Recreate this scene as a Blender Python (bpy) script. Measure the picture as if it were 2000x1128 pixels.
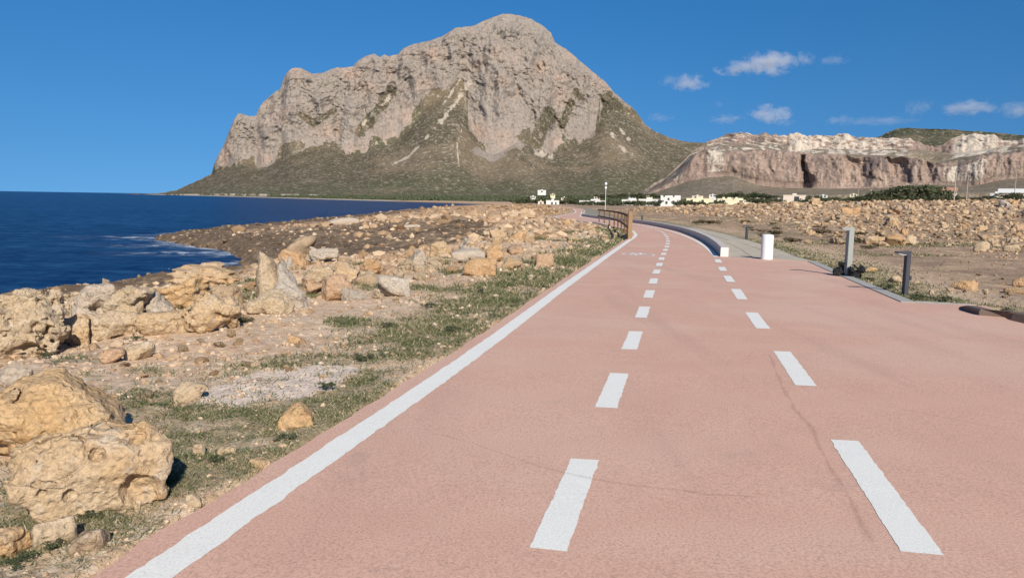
import bpy, math, random
import numpy as np
from mathutils import Vector, Matrix
for _o in list(bpy.data.objects):
    bpy.data.objects.remove(_o)
sc = bpy.context.scene
COL = sc.collection
rng = np.random.default_rng(7)
random.seed(7)

# ---------------------------------------------------------------- camera
FPX = 1444.0
PITCH, ROLL, CAMH = math.radians(6.92), math.radians(0.9), 1.27
_F = np.array([0, math.cos(PITCH), -math.sin(PITCH)])
_R0 = np.array([1.0, 0, 0])
_U0 = np.array([0, math.sin(PITCH), math.cos(PITCH)])
_R = math.cos(ROLL) * _R0 + math.sin(ROLL) * _U0
_U = -math.sin(ROLL) * _R0 + math.cos(ROLL) * _U0
cam_d = bpy.data.cameras.new('camera')
cam_d.sensor_width = 36.0
cam_d.lens = FPX / 2000 * 36.0
cam_d.clip_start = 0.05
cam_d.clip_end = 120000.0
cam = bpy.data.objects.new('camera', cam_d)
COL.objects.link(cam)
cam.matrix_world = Matrix(((_R[0], _U[0], -_F[0], 0), (_R[1], _U[1], -_F[1], 0),
                           (_R[2], _U[2], -_F[2], CAMH), (0, 0, 0, 1)))
sc.camera = cam

# ---------------------------------------------------------------- light
SUN_EL, SUN_AZ = 33.0, 16.0     # degrees; shadows run forward and AZ degrees to the left
world = bpy.data.worlds.new('World')
sc.world = world
world.use_nodes = True
wn = world.node_tree
wn.nodes.clear()
w_out = wn.nodes.new('ShaderNodeOutputWorld')
w_bg = wn.nodes.new('ShaderNodeBackground')
w_sky = wn.nodes.new('ShaderNodeTexSky')
w_sky.sky_type = 'NISHITA'
w_sky.sun_disc = False
w_sky.sun_elevation = math.radians(SUN_EL)
w_sky.sun_rotation = math.radians(180 - SUN_AZ)
w_sky.air_density = 1.0
w_sky.dust_density = 0.3
w_sky.ozone_density = 4.0
w_bg.inputs['Strength'].default_value = 0.081
w_hsv = wn.nodes.new('ShaderNodeHueSaturation')
w_hsv.inputs['Saturation'].default_value = 1.34
w_hsv.inputs['Hue'].default_value = 0.503
# the horizon of a clear dry day: look the sky up a little higher than the view, so no yellow haze band
w_tc = wn.nodes.new('ShaderNodeTexCoord'); w_mp = wn.nodes.new('ShaderNodeMapping')
w_mp.inputs['Location'].default_value = (0, 0, 0.175); w_mp.inputs['Scale'].default_value = (1, 1, 0.58)
wn.links.new(w_tc.outputs['Generated'], w_mp.inputs[0]); wn.links.new(w_mp.outputs[0], w_sky.inputs[0])
wn.links.new(w_sky.outputs['Color'], w_hsv.inputs['Color'])
wn.links.new(w_hsv.outputs['Color'], w_bg.inputs['Color'])
wn.links.new(w_bg.outputs['Background'], w_out.inputs['Surface'])
sun_d = bpy.data.lights.new('sun', 'SUN')
sun_d.energy = 4.6
sun_d.angle = math.radians(0.53)
sun_d.color = (1.0, 0.93, 0.80)
sun = bpy.data.objects.new('sun', sun_d)
COL.objects.link(sun)
_el, _az = math.radians(SUN_EL), math.radians(SUN_AZ)
_ray = Vector((-math.sin(_az) * math.cos(_el), math.cos(_az) * math.cos(_el), -math.sin(_el)))
sun.rotation_euler = _ray.to_track_quat('-Z', 'Y').to_euler()
sc.view_settings.view_transform = 'Standard'
sc.view_settings.look = 'None'
sc.view_settings.gamma = 1.0
sc.view_settings.exposure = 0.3
sc.view_settings.use_curve_mapping = False
sc.cycles.volume_bounces = 2
sc.cycles.max_bounces = 6

# ---------------------------------------------------------------- noise
_pr = np.random.default_rng(1234)
_perm = _pr.permutation(256).astype(np.int64)
_perm = np.concatenate([_perm, _perm, _perm])
_g3 = _pr.normal(size=(256, 3)); _g3 /= np.linalg.norm(_g3, axis=1)[:, None]
_gx, _gy, _gz = (np.ascontiguousarray(_g3[:, k]) for k in range(3))
def _fade(t): return t * t * t * (t * (t * 6 - 15) + 10)
def pn3(x, y, z, s=0):
    x = np.asarray(x, float) + s * 17.31; y = np.asarray(y, float) + s * 5.77; z = np.asarray(z, float) + s * 9.13
    xi = np.floor(x); yi = np.floor(y); zi = np.floor(z)
    xf, yf, zf = x - xi, y - yi, z - zi
    X = xi.astype(np.int64) & 255; Y = yi.astype(np.int64) & 255; Z = zi.astype(np.int64) & 255
    u, v, w = _fade(xf), _fade(yf), _fade(zf)
    A = _perm[X]; B = _perm[X + 1]
    AA, AB, BA, BB = _perm[A + Y], _perm[A + Y + 1], _perm[B + Y], _perm[B + Y + 1]
    def gr(h, dx, dy, dz):
        return _gx[h] * dx + _gy[h] * dy + _gz[h] * dz
    n000 = gr(_perm[AA + Z], xf, yf, zf); n100 = gr(_perm[BA + Z], xf - 1, yf, zf)
    n010 = gr(_perm[AB + Z], xf, yf - 1, zf); n110 = gr(_perm[BB + Z], xf - 1, yf - 1, zf)
    n001 = gr(_perm[AA + Z + 1], xf, yf, zf - 1); n101 = gr(_perm[BA + Z + 1], xf - 1, yf, zf - 1)
    n011 = gr(_perm[AB + Z + 1], xf, yf - 1, zf - 1); n111 = gr(_perm[BB + Z + 1], xf - 1, yf - 1, zf - 1)
    a = n000 + u * (n100 - n000); b = n010 + u * (n110 - n010)
    c = n001 + u * (n101 - n001); d = n011 + u * (n111 - n011)
    e = a + v * (b - a); f = c + v * (d - c)
    return 1.6 * (e + w * (f - e))
def fbm3(x, y, z, oct=4, s=0, lac=2.03, gain=0.5):
    r = 0.0; a = 1.0; f = 1.0
    for k in range(oct):
        r = r + a * pn3(x * f, y * f, z * f, s + 3 * k); a *= gain; f *= lac
    return r
def fbm2(x, y, oct=4, s=0, gain=0.5): return fbm3(x, y, np.zeros_like(np.asarray(x, float)) + 0.37, oct, s, gain=gain)
def ridged2(x, y, oct=4, s=0):
    r = 0.0; a = 1.0; f = 1.0
    for k in range(oct):
        r = r + a * (1 - 2 * np.abs(pn3(x * f, y * f, 0.37 + 0 * x, s + 3 * k))); a *= 0.5; f *= 2.03
    return r
def sstep(x, a, b):
    t = np.clip((np.asarray(x, float) - a) / (b - a), 0, 1)
    return t * t * (3 - 2 * t)

# ---------------------------------------------------------------- measuring: a photo pixel to a place on the ground
def ray(px, py):
    return _F + (px - 1000) / FPX * _R + (564 - py) / FPX * _U
def g(Y):                                   # long profile of the path
    Y = np.asarray(Y, float)
    y2 = np.maximum(Y, 14.0)
    far = -.004 * y2 - .0071 * (14 + 12 * (1 - np.exp(-(y2 - 14) / 12)))
    return np.where(Y < 14, -.0111 * Y, np.maximum(far, -1.25))
_T = np.geomspace(0.6, 3000, 5000)
def on_path(px, py):
    d = ray(px, py)
    P = _T[:, None] * d
    k = np.argmax((CAMH + P[:, 2] < g(P[:, 1])))
    lo, hi = _T[max(k - 1, 0)], _T[k]
    for _ in range(25):
        m = (lo + hi) / 2
        if CAMH + m * d[2] < g(m * d[1]): hi = m
        else: lo = m
    return np.array([hi * d[0], hi * d[1], float(g(hi * d[1]))])

def track(pts, head=None, tail=None, smooth=0.0):
    P = np.array([on_path(*q)[:2] for q in pts])
    P = P[np.argsort(P[:, 1])]
    # extend straight behind the camera
    s = (P[2] - P[0]) / (P[2, 1] - P[0, 1])
    P = np.vstack([P[0] + s * (-8 - P[0, 1]), P])
    if tail is not None: P = np.vstack([P, np.array(tail)])
    ys = np.arange(-8, P[-1, 1], 0.5)
    xs = np.interp(ys, P[:, 1], P[:, 0])
    k = np.exp(-np.linspace(-2, 2, 9) ** 2); k /= k.sum()
    xp = np.concatenate([xs[0] + (xs[0] - xs[1]) * np.arange(4, 0, -1), xs, xs[-1] + (xs[-1] - xs[-2]) * np.arange(1, 5)])
    near = np.convolve(xp, k, 'valid')
    k2 = np.exp(-np.linspace(-2, 2, 25) ** 2); k2 /= k2.sum()
    xp2 = np.concatenate([xs[0] + (xs[0] - xs[1]) * np.arange(12, 0, -1), xs, xs[-1] + (xs[-1] - xs[-2]) * np.arange(1, 13)])
    far = np.convolve(xp2, k2, 'valid')
    w = sstep(ys, 20, 60)
    xs = near * (1 - w) + far * w
    return lambda Y: np.interp(Y, ys, xs)

X_line = track([(353, 1096), (504, 990), (680, 867), (880, 729), (1000, 640), (1100, 563), (1180, 505), (1225, 473),
                (1239, 464), (1243, 459), (1237, 452), (1215, 445), (1170, 436), (1090, 426.5), (1083, 423.5), (1118, 417), (1125, 414.5), (1120, 408)])
X_mid = track([(1107, 990), (1147, 899), (1185, 797), (1210, 731), (1230, 685), (1252, 622), (1266, 582), (1275, 554.5), (1281, 535), (1287, 521),
               (1291, 509), (1295, 500), (1299, 491), (1301.5, 485), (1304, 478), (1305, 473), (1304, 467), (1303, 463.5), (1300, 459.5),
               (1295, 454), (1280, 448), (1258, 442), (1235, 438), (1110, 423), (1128, 415.5), (1128, 408)])
X_rl = track([(1800, 1090), (1650, 866), (1572, 758), (1530, 690), (1489, 645), (1450, 587), (1428, 553), (1413, 531), (1404, 514), (1397, 500),
              (1380, 484), (1360, 471), (1330, 458), (1300, 449), (1270, 442.5), (1240, 438), (1170, 429.5), (1133, 423.5), (1136, 416), (1136, 408)])
X_wall = track([(1800, 1060), (1650, 850), (1407, 502), (1396, 488), (1380, 475), (1360, 464.5), (1330, 453), (1300, 446), (1270, 440), (1240, 435.5),
                (1170, 427.5), (1136, 422), (1140, 416), (1140, 408)])
_wa = on_path(1407, 502)
_kr = np.array([on_path(*q)[:2] for q in [(1590, 512), (1665, 544), (1783, 593)]])
_kr = _kr[np.argsort(_kr[:, 1])]
Y_KERB = float(_kr[0, 1]); Y_DRIVE = float(on_path(1590, 512)[1])
_swr = np.array([on_path(*q)[:2] for q in [(1590, 512), (1556, 503), (1520, 488), (1460, 470), (1416, 458), (1380, 450), (1330, 440), (1290, 433.5), (1200, 424), (1175, 415), (1150, 407)]])
_swr = _swr[np.argsort(_swr[:, 1])]
def X_right(Y):                              # right-hand edge of everything that is paved
    Y = np.asarray(Y, float)
    a = np.interp(Y, [-8, 8.8, Y_KERB - .25, Y_KERB], [6.0, 6.15, 6.75, _kr[0, 0]])
    b = np.interp(Y, _kr[:, 1], _kr[:, 0])
    c = np.interp(Y, _swr[:, 1], _swr[:, 0])
    return np.where(Y < Y_KERB, a, np.where(Y < Y_DRIVE, b, c))
def X_left(Y): return X_line(Y) - 0.20

# ---------------------------------------------------------------- shape of the ground
SEA = -2.6
_cy = [-120, -60, -10, 8, 21, 23.5, 25, 28, 31, 38, 46, 52, 54, 58, 61, 64, 83, 105, 135, 200, 300, 360, 400, 440, 520, 600, 755, 930, 1470, 2300, 4000]
_cx = [-90, -45, -26, -18, -14.9, -13.7, -12, -11, -11.3, -13.5, -17, -21, -23.5, -27, -29, -31, -33, -32, -31, -32, -30, -28, -22, -18, -30, -58, -157, -257, -560, -1080, -2150]
def coast_d(X, Y):
    c = np.interp(Y, _cy, _cx)
    c = c + 0.9 * fbm2(Y / 3.1, X * 0 + 4.2, 3, 5) + 0.5 * pn3(X / 2.2, Y / 2.2, X * 0)
    return X - c
def heap_w(X, Y):                            # belt of tumbled rock between the path and the shelf
    d = X_left(Y) - X
    return sstep(d, 2.5, 5) * (1 - sstep(d, 14, 24)) * sstep(Y, 4, 9) * (1 - sstep(Y, 60, 110))
def ground(X, Y, fine=True):
    X = np.asarray(X, float); Y = np.asarray(Y, float)
    base = g(Y)
    xl, xr = X_left(Y), X_right(Y)
    dl, dr = xl - X, X - xr
    out = np.maximum(np.maximum(dl, dr), 0.0)        # metres outside the paving
    dc = coast_d(X, Y)
    # right-hand field rises to a crest
    rise = 3.4 * (1 - np.exp(-np.maximum(dr, 0) / 36)) * sstep(Y, 8, 110) * (1 - 0.96 * sstep(np.hypot(X, Y), 105, 215))
    land = base + rise + np.where(dl > 0, -0.02 * np.minimum(dl, 8), 0)
    span = np.maximum(xl - np.interp(Y, _cy, _cx), 6.0)
    w = sstep(dc / np.minimum(0.85 * span, np.interp(Y, [45, 75], [16.0, 34.0])), 0.12, 1.0)
    hs = np.interp(Y, [0, 26, 50, 75], [1.25, 1.2, .75, .35])
    shelf = SEA - 1.2 + (1.2 + .7 * hs) * sstep(dc, -1.6, 0.9) + .3 * hs * sstep(dc, 1.0, 6.0)
    shelf = shelf + 0.25 * ridged2(X / 3.0, Y / 3.0, 3, 2) * sstep(dc, 0, 3) * 0.5
    z = shelf * (1 - w) + land * w
    if fine:
        dist = np.hypot(X, Y)
        a = sstep(out, 0.0, 3.0)
        z = z + a * (0.05 * fbm2(X / 1.7, Y / 1.7, 3, 8) + 0.14 * fbm2(X / 6, Y / 6, 2, 9) * sstep(out, 2, 8))
        z = z + heap_w(X, Y) * 0.30 * np.maximum(fbm2(X / 2.3, Y / 2.3, 3, 12), -0.3)
        fld = sstep(dr, 3, 9) * sstep(Y, 17, 30)
        rough = 0.10 * (np.abs(pn3(X / .8, Y / .8, X * 0)) + .6 * np.abs(pn3(X / .37, Y / .37, X * 0 + 3)))
        z = z + rough * sstep(dist, 9, 25) * np.maximum(fld, sstep(dl, 3, 7)) * (0.6 + 0.8 * sstep(dist, 30, 90))
        z = z + sstep(out, 0, .5) * (0.014 * fbm2(X / .16, Y / .16, 3, 4) - .03 * np.abs(pn3(X / .33, Y / .33, 0 * X + 2.2))) * (1 - sstep(dist, 12, 25))
    drop = 0.09 * (1 - sstep(out, 0.0, 0.10))
    drop = np.where(Y > 320, 0, drop)
    return z - drop
def at(px, py, fine=False):
    d = ray(px, py)
    P = _T[:, None] * d
    below = CAMH + P[:, 2] < ground(P[:, 0], P[:, 1], fine)
    k = int(np.argmax(below))
    if not below.any(): k = len(_T) - 1
    p = P[k]
    return np.array([p[0], p[1], float(ground(p[0], p[1], True))])

# ---------------------------------------------------------------- mesh and object helpers
def mesh_np(name, V, F, mat=None, smooth=True):
    V = np.ascontiguousarray(V, dtype=np.float32); F = np.ascontiguousarray(F, dtype=np.int32)
    me = bpy.data.meshes.new(name)
    n, k = F.shape
    me.vertices.add(len(V)); me.vertices.foreach_set('co', V.ravel())
    me.loops.add(n * k); me.loops.foreach_set('vertex_index', F.ravel())
    me.polygons.add(n)
    me.polygons.foreach_set('loop_start', np.arange(0, n * k, k, dtype=np.int32))
    me.polygons.foreach_set('loop_total', np.full(n, k, dtype=np.int32))
    me.polygons.foreach_set('use_smooth', np.full(n, bool(smooth)))
    me.update(calc_edges=True)
    if mat: me.materials.append(mat)
    return me
def attr(me, name, vals):
    a = me.attributes.new(name, 'FLOAT', 'POINT'); a.data.foreach_set('value', np.ascontiguousarray(vals, dtype=np.float32))
def link(name, me, parent=None, loc=None):
    o = bpy.data.objects.new(name, me); COL.objects.link(o)
    if parent is not None: o.parent = parent
    if loc is not None: o.location = loc
    return o
def tag(o, label, cat, group=None):
    o['label'] = label; o['category'] = cat
    if group: o['group'] = group
    return o
def struct(o, kind='structure'):
    o['kind'] = kind
    return o
def empty(name, loc, rz=0.0):
    o = bpy.data.objects.new(name, None); COL.objects.link(o)
    o.empty_display_size = 0.2; o.location = loc; o.rotation_euler = (0, 0, rz)
    return o
def grid_faces(nr, nc):
    i = np.arange(nr - 1)[:, None] * nc + np.arange(nc - 1)[None, :]
    return np.stack([i, i + 1, i + nc + 1, i + nc], -1).reshape(-1, 4)
class MB:
    def __init__(s): s.v = []; s.f = []
    def quad_prism(s, ring0, ring1, cap0=True, cap1=True):
        b = len(s.v); n = len(ring0)
        s.v += [tuple(p) for p in ring0] + [tuple(p) for p in ring1]
        for k in range(n):
            j = (k + 1) % n
            s.f.append((b + k, b + j, b + n + j, b + n + k))
        if cap0: s.f.append(tuple(b + k for k in reversed(range(n))))
        if cap1: s.f.append(tuple(b + n + k for k in range(n)))
    def box(s, x0, x1, y0, y1, z0, z1, bev=0.0):
        if bev <= 0:
            r = lambda z: [(x0, y0, z), (x1, y0, z), (x1, y1, z), (x0, y1, z)]
            s.quad_prism(r(z0), r(z1)); return
        def r(z, i):
            c = bev; a0, a1, b0, b1 = x0 + i, x1 - i, y0 + i, y1 - i
            return [(a0 + c, b0, z), (a1 - c, b0, z), (a1, b0 + c, z), (a1, b1 - c, z), (a1 - c, b1, z), (a0 + c, b1, z), (a0, b1 - c, z), (a0, b0 + c, z)]
        s.loft([r(z0, 0), r(z1 - bev, 0), r(z1, bev)])
    def loft(s, rings):
        b = len(s.v); n = len(rings[0])
        for r in rings: s.v += [tuple(p) for p in r]
        for q in range(len(rings) - 1):
            for k in range(n):
                j = (k + 1) % n
                s.f.append((b + q * n + k, b + q * n + j, b + (q + 1) * n + j, b + (q + 1) * n + k))
        s.f.append(tuple(b + k for k in reversed(range(n))))
        s.f.append(tuple(b + (len(rings) - 1) * n + k for k in range(n)))
    def tube(s, p0, p1, r0, r1=None, n=10):
        r1 = r0 if r1 is None else r1
        p0, p1 = Vector(p0), Vector(p1); d = (p1 - p0).normalized()
        a = d.orthogonal().normalized(); c = d.cross(a)
        ring = lambda p, r: [p + (a * math.cos(t) + c * math.sin(t)) * r for t in [2 * math.pi * k / n for k in range(n)]]
        s.quad_prism(ring(p0, r0), ring(p1, r1))
    def lathe(s, prof, n=24, c=(0, 0)):
        s.loft([[(c[0] + r * math.cos(2 * math.pi * k / n), c[1] + r * math.sin(2 * math.pi * k / n), z) for k in range(n)] for r, z in prof])
    def mesh(s, name, mat, smooth=False):
        me = bpy.data.meshes.new(name); me.from_pydata(s.v, [], s.f); me.update()
        if smooth:
            me.polygons.foreach_set('use_smooth', np.ones(len(me.polygons), dtype=bool))
            try: me.set_sharp_from_angle(angle=math.radians(40))
            except Exception: pass
        if mat: me.materials.append(mat)
        return me

# ---------------------------------------------------------------- material helpers
class NT:
    def __init__(s, name, rough=0.9, spec=0.2):
        s.m = bpy.data.materials.new(name); s.m.use_nodes = True
        s.t = s.m.node_tree; s.b = s.t.nodes['Principled BSDF']; s.out = s.t.nodes['Material Output']
        s.b.inputs['Roughness'].default_value = rough; s.b.inputs['Specular IOR Level'].default_value = spec
    def n(s, typ, ins=None, **props):
        nd = s.t.nodes.new('ShaderNode' + typ)
        for k, v in props.items(): setattr(nd, k, v)
        for k, v in (ins or {}).items(): s.put(nd.inputs[k], v)
        return nd
    def put(s, sock, v):
        if isinstance(v, bpy.types.NodeSocket): s.t.links.new(v, sock)
        elif isinstance(v, bpy.types.Node): s.t.links.new(v.outputs[0], sock)
        elif isinstance(v, (tuple, list)) and len(v) == 3 and sock.type == 'RGBA': sock.default_value = (*v, 1)
        else: sock.default_value = v
    def co(s, scale=(1, 1, 1), kind='Object'):
        c = s.n('TexCoord')
        return s.n('Mapping', {'Vector': c.outputs[kind], 'Scale': scale}).outputs[0]
    def pos(s, scale=(1, 1, 1), rot=(0, 0, 0)):
        c = s.n('NewGeometry')
        return s.n('Mapping', {'Vector': c.outputs['Position'], 'Scale': scale, 'Rotation': rot}).outputs[0]
    def noise(s, vec, scale, detail=4, rough=0.55, dist=0.0):
        return s.n('TexNoise', {'Vector': vec, 'Scale': scale, 'Detail': detail, 'Roughness': rough, 'Distortion': dist}).outputs['Fac']
    def voro(s, vec, scale, feature='F1', out='Distance', rnd=1.0):
        return s.n('TexVoronoi', {'Vector': vec, 'Scale': scale, 'Randomness': rnd}, feature=feature).outputs[out]
    def ramp(s, fac, stops):
        r = s.n('ValToRGB', {'Fac': fac}); e = r.color_ramp.elements
        while len(e) < len(stops): e.new(0.5)
        for k, (p, c) in enumerate(stops):
            e[k].position = p; e[k].color = (*c, 1) if isinstance(c, (tuple, list)) else (c, c, c, 1)
        return r.outputs['Color']
    def mix(s, fac, a, b, mode='MIX'):
        m = s.n('Mix', data_type='RGBA', blend_type=mode)
        s.put(m.inputs['Factor'], fac); s.put(m.inputs['A'], a) if False else s.put(m.inputs[6], a); s.put(m.inputs[7], b)
        return m.outputs[2]
    def math(s, op, a, b=0.0, clamp=False):
        m = s.n('Math', operation=op, use_clamp=clamp); s.put(m.inputs[0], a); s.put(m.inputs[1], b); return m.outputs[0]
    def step(s, v, a, b):
        return s.n('MapRange', {'Value': v, 'From Min': a, 'From Max': b}, interpolation_type='SMOOTHSTEP').outputs[0]
    def attr(s, name): return s.n('Attribute', attribute_name=name).outputs['Fac']
    def bump(s, h, strength, dist, normal=None):
        b = s.n('Bump', {'Height': h, 'Strength': strength, 'Distance': dist})
        if normal is not None: s.put(b.inputs['Normal'], normal)
        return b.outputs[0]
    def done(s, col, normal=None, rough=None):
        s.put(s.b.inputs['Base Color'], col)
        if normal is not None: s.put(s.b.inputs['Normal'], normal)
        if rough is not None: s.put(s.b.inputs['Roughness'], rough)
        return s.m
def plain_mat(name, c, rough=0.6, spec=0.3, var=0.12, scale=8.0, metal=0.0, bump=0.0):
    t = NT(name, rough, spec); v = t.co()
    n = t.noise(v, scale, 5, 0.6)
    col = t.mix(n, tuple(x * (1 - var) for x in c), tuple(min(1, x * (1 + var)) for x in c))
    t.b.inputs['Metallic'].default_value = metal
    return t.done(col, t.bump(t.noise(v, scale * 6, 3), bump, 0.01) if bump else None)
def rock_mat(name, main, alt, lichen, dark):
    t = NT(name, 0.95, 0.1)
    oi = t.n('ObjectInfo')
    base = t.n('TexCoord').outputs['Object']
    off = t.n('VectorMath', {0: base, 1: oi.outputs['Location']}, operation='ADD').outputs[0]
    n1 = t.noise(off, 2.2, 5, 0.6, 0.5); n2 = t.noise(off, 9, 6, 0.65); n3 = t.noise(off, 40, 4, 0.7)
    c = t.mix(t.step(n1, .35, .65), main, alt)
    c = t.mix(t.math('MULTIPLY', t.step(n2, .52, .68), .75), c, lichen)
    c = t.mix(t.math('MULTIPLY', t.step(t.noise(off, 6.5, 7, .75, .8), .54, .66), .75), c, dark)
    c = t.mix(.7, c, t.ramp(n3, [(.28, .35), (.55, 1.0), (.75, 1.2)]), 'MULTIPLY')
    v = t.mix(t.math('MULTIPLY', oi.outputs['Random'], .35), c, t.mix(.5, c, (.75, .62, .5), 'MULTIPLY'))
    h = t.math('ADD', t.math('MULTIPLY', n2, .9), t.math('MULTIPLY', t.noise(off, 28, 5, .75), .7))
    pit = t.step(t.voro(off, 24), .12, .4)
    vd = t.n('TexVoronoi', {'Vector': t.n('VectorMath', {0: off, 1: t.n('TexNoise', {'Vector': off, 'Scale': 3.0, 'Detail': 3.0}).outputs['Color']}, operation='ADD').outputs[0], 'Scale': 2.6}, feature='DISTANCE_TO_EDGE').outputs['Distance']
    h = t.math('ADD', h, t.math('MULTIPLY', t.step(vd, .0, .04), .12))
    h = t.math('ADD', h, t.math('MULTIPLY', pit, .25))
    return t.done(v, t.bump(h, .9, .035))
M = {}
M['ochre'] = rock_mat('ochre_sandstone', (.58, .365, .175), (.61, .42, .24), (.57, .44, .30), (.40, .245, .125))
M['tan'] = rock_mat('tan_limestone', (.53, .355, .195), (.57, .42, .27), (.57, .47, .36), (.33, .22, .13))
M['pale'] = rock_mat('pale_limestone', (.56, .43, .29), (.52, .39, .25), (.64, .54, .42), (.36, .26, .17))
M['grey'] = rock_mat('grey_limestone', (.47, .40, .33), (.53, .43, .33), (.56, .50, .43), (.28, .23, .19))
M['pink'] = rock_mat('pinkish_rock', (.54, .36, .24), (.50, .33, .20), (.58, .46, .36), (.34, .21, .13))
M['orange'] = rock_mat('orange_rock', (.57, .37, .20), (.53, .33, .18), (.58, .44, .30), (.38, .22, .13))
M['brown'] = rock_mat('brown_rock', (.38, .27, .18), (.47, .34, .22), (.47, .39, .30), (.23, .16, .10))

# ---------------------------------------------------------------- ground mesh
def soil_material():
    t = NT('dry_stony_soil', 0.95, 0.1)
    p = t.pos()
    gr, dk, wh, rg = t.attr('grass'), t.attr('dark'), t.attr('white'), t.attr('rubble')
    n1 = t.noise(p, .55, 5, .6); n2 = t.noise(p, 3.1, 6, .65, .4); n3 = t.noise(p, 17, 5, .7); n4 = t.noise(p, 70, 3, .7)
    c = t.ramp(n2, [(.28, (.42, .28, .17)), (.45, (.58, .41, .27)), (.6, (.66, .49, .34)), (.75, (.70, .56, .42))])
    c = t.mix(t.math('MULTIPLY', t.step(n1, .45, .65), .5), c, (.62, .41, .28))
    field = t.ramp(t.noise(p, 1.1, 6, .7, .6), [(.3, (.20, .13, .09)), (.46, (.31, .21, .145)), (.60, (.44, .31, .20)), (.76, (.62, .47, .33))])
    c = t.mix(rg, c, field)
    cell = t.voro(p, 21, out='Color')
    cl = t.n('SeparateColor', {0: cell}).outputs[0]
    c = t.mix(t.math('MULTIPLY', t.step(cl, .55, .9), t.math('SUBTRACT', .5, t.math('MULTIPLY', rg, .38))), c, (.74, .60, .46))
    c = t.mix(t.math('MULTIPLY', t.step(cl, .35, .05), .4), c, (.40, .26, .16))
    sp = t.n('SeparateXYZ', {0: p}).outputs[1]
    c = t.mix(t.math('MULTIPLY', t.math('MULTIPLY', t.step(sp, 25, 70), .55), t.math('SUBTRACT', 1.0, rg)), c, t.mix(n3, (.34, .20, .105), (.54, .355, .21)))
    shelf = t.ramp(t.noise(p, 2.2, 7, .72, .5), [(.3, (.075, .05, .033)), (.5, (.16, .11, .072)), (.62, (.28, .20, .125)), (.75, (.46, .34, .22))])
    c = t.mix(dk, c, shelf)
    gcol = t.ramp(n3, [(.3, (.10, .105, .05)), (.55, (.20, .18, .095)), (.75, (.40, .31, .19))])
    c = t.mix(t.math('MULTIPLY', t.math('MULTIPLY', gr, .7), t.step(t.math('ADD', n2, t.math('MULTIPLY', gr, .35)), .45, .75)), c, gcol)
    crushed = t.ramp(t.noise(p, 30, 4, .8), [(.3, (.55, .42, .325)), (.6, (.80, .655, .535))])
    c = t.mix(t.step(t.math('ADD', wh, t.math('ADD', t.math('MULTIPLY', t.math('SUBTRACT', n2, .5), 2.4), t.math('MULTIPLY', t.math('SUBTRACT', n3, .5), 1.6))), .45, .75), c, crushed)
    c = t.mix(.45, c, t.ramp(n4, [(.25, .5), (.6, 1.0), (.8, 1.1)]), 'MULTIPLY')
    h = t.math('ADD', t.math('MULTIPLY', t.voro(p, 21), -.6), t.math('ADD', n3, t.math('MULTIPLY', n4, .6)))
    return t.done(c, t.bump(h, .6, .02))
def polar(az0, az1, naz, d0, d1, nd):
    a = np.radians(np.concatenate([np.linspace(-100, az0, 40, endpoint=False), np.linspace(az0, az1, naz), np.linspace(az1, 100, 41)[1:]]))
    D = np.geomspace(d0, d1, nd)
    DD, A = np.meshgrid(D, a, indexing='ij')
    return DD * np.sin(A), DD * np.cos(A), DD.shape
GX, GY, shp = polar(-39, 40, 580, 1.2, 700, 520)
gx, gy = GX.ravel(), GY.ravel()
gz = ground(gx, gy)
terr_me = mesh_np('ground', np.c_[gx, gy, gz], grid_faces(*shp), soil_material())
def cover(X, Y):
    X = np.asarray(X, float); Y = np.asarray(Y, float)
    dl, dr = X_left(Y) - X, X - X_right(Y)
    n = fbm2(X / 1.3, Y / 1.3, 4, 21); n2 = fbm2(X / 4.5, Y / 4.5, 3, 22)
    D = np.hypot(X, Y)
    strip = np.where(dl > 0, np.exp(-(np.maximum(dl - .25, 0) / (1.15 + .35 * n2)) ** 2), 0) * (.95 + .5 * n)
    strip = strip * (1 - sstep(Y, 34, 60) * .6) * (.30 + .70 * sstep(n + .4 * fbm2(X / .5, Y / .5, 2, 24), -.5, .15))
    patch = np.where(dl > 0, sstep(n + .55 * n2, .25, .62) * (1 - sstep(dl, 4.5, 8.5)), 0) * .9
    edge = np.where(dr > 0, np.exp(-(np.maximum(dr - .2, 0) / (.9 + .3 * n2)) ** 2), 0) * (.9 + .5 * n)
    fld = np.where(dr > 0, sstep(n2 + .5 * n, .0, .5), 0) * .8 * sstep(Y, 16, 24) * (1 - sstep(dr, 8, 26))
    gsp = np.clip(np.maximum(np.maximum(strip, patch), np.maximum(edge, fld)), 0, 1)
    dc = coast_d(X, Y)
    dark = (1 - sstep(dc + 2.0 * n2, 5.5, 10.0)) * sstep(dl, 4, 9)
    sh2 = sstep(dl + 2.5 * n2, 6.5, 9) * sstep(Y + 5 * n2, 21, 27) * (1 - sstep(Y + 10 * n2, 56, 78)) * (1 - sstep(-X, 17, 26) * .5)
    dark = np.clip(np.maximum(dark, sh2 * (.9 + .4 * n2)), 0, 1) * (1 - sstep(Y, 120, 300) * .5)
    return gsp, dark, dl, dr
gs, dk, dl_, dr_ = cover(gx, gy)
# a patch of crushed pale aggregate beside the grass strip
_w0, _w1 = at(445, 785), at(640, 712)
_ax = (_w1 - _w0)[:2]; _L = np.linalg.norm(_ax); _ax /= _L
def white_patch(X, Y):
    u = (X - _w0[0]) * _ax[0] + (Y - _w0[1]) * _ax[1]; v = -(X - _w0[0]) * _ax[1] + (Y - _w0[1]) * _ax[0]
    e = ((u / _L - .5) / .62) ** 2 + (v / (.40 * _L)) ** 2
    return 1 - sstep(e, .5, 1.25)
wp = white_patch(gx, gy)
attr(terr_me, 'grass', gs * (1 - wp * .8)); attr(terr_me, 'dark', dk)
attr(terr_me, 'white', wp); attr(terr_me, 'rubble', sstep(dr_, .6, 2.5))
struct(link('ground', terr_me))

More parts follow.
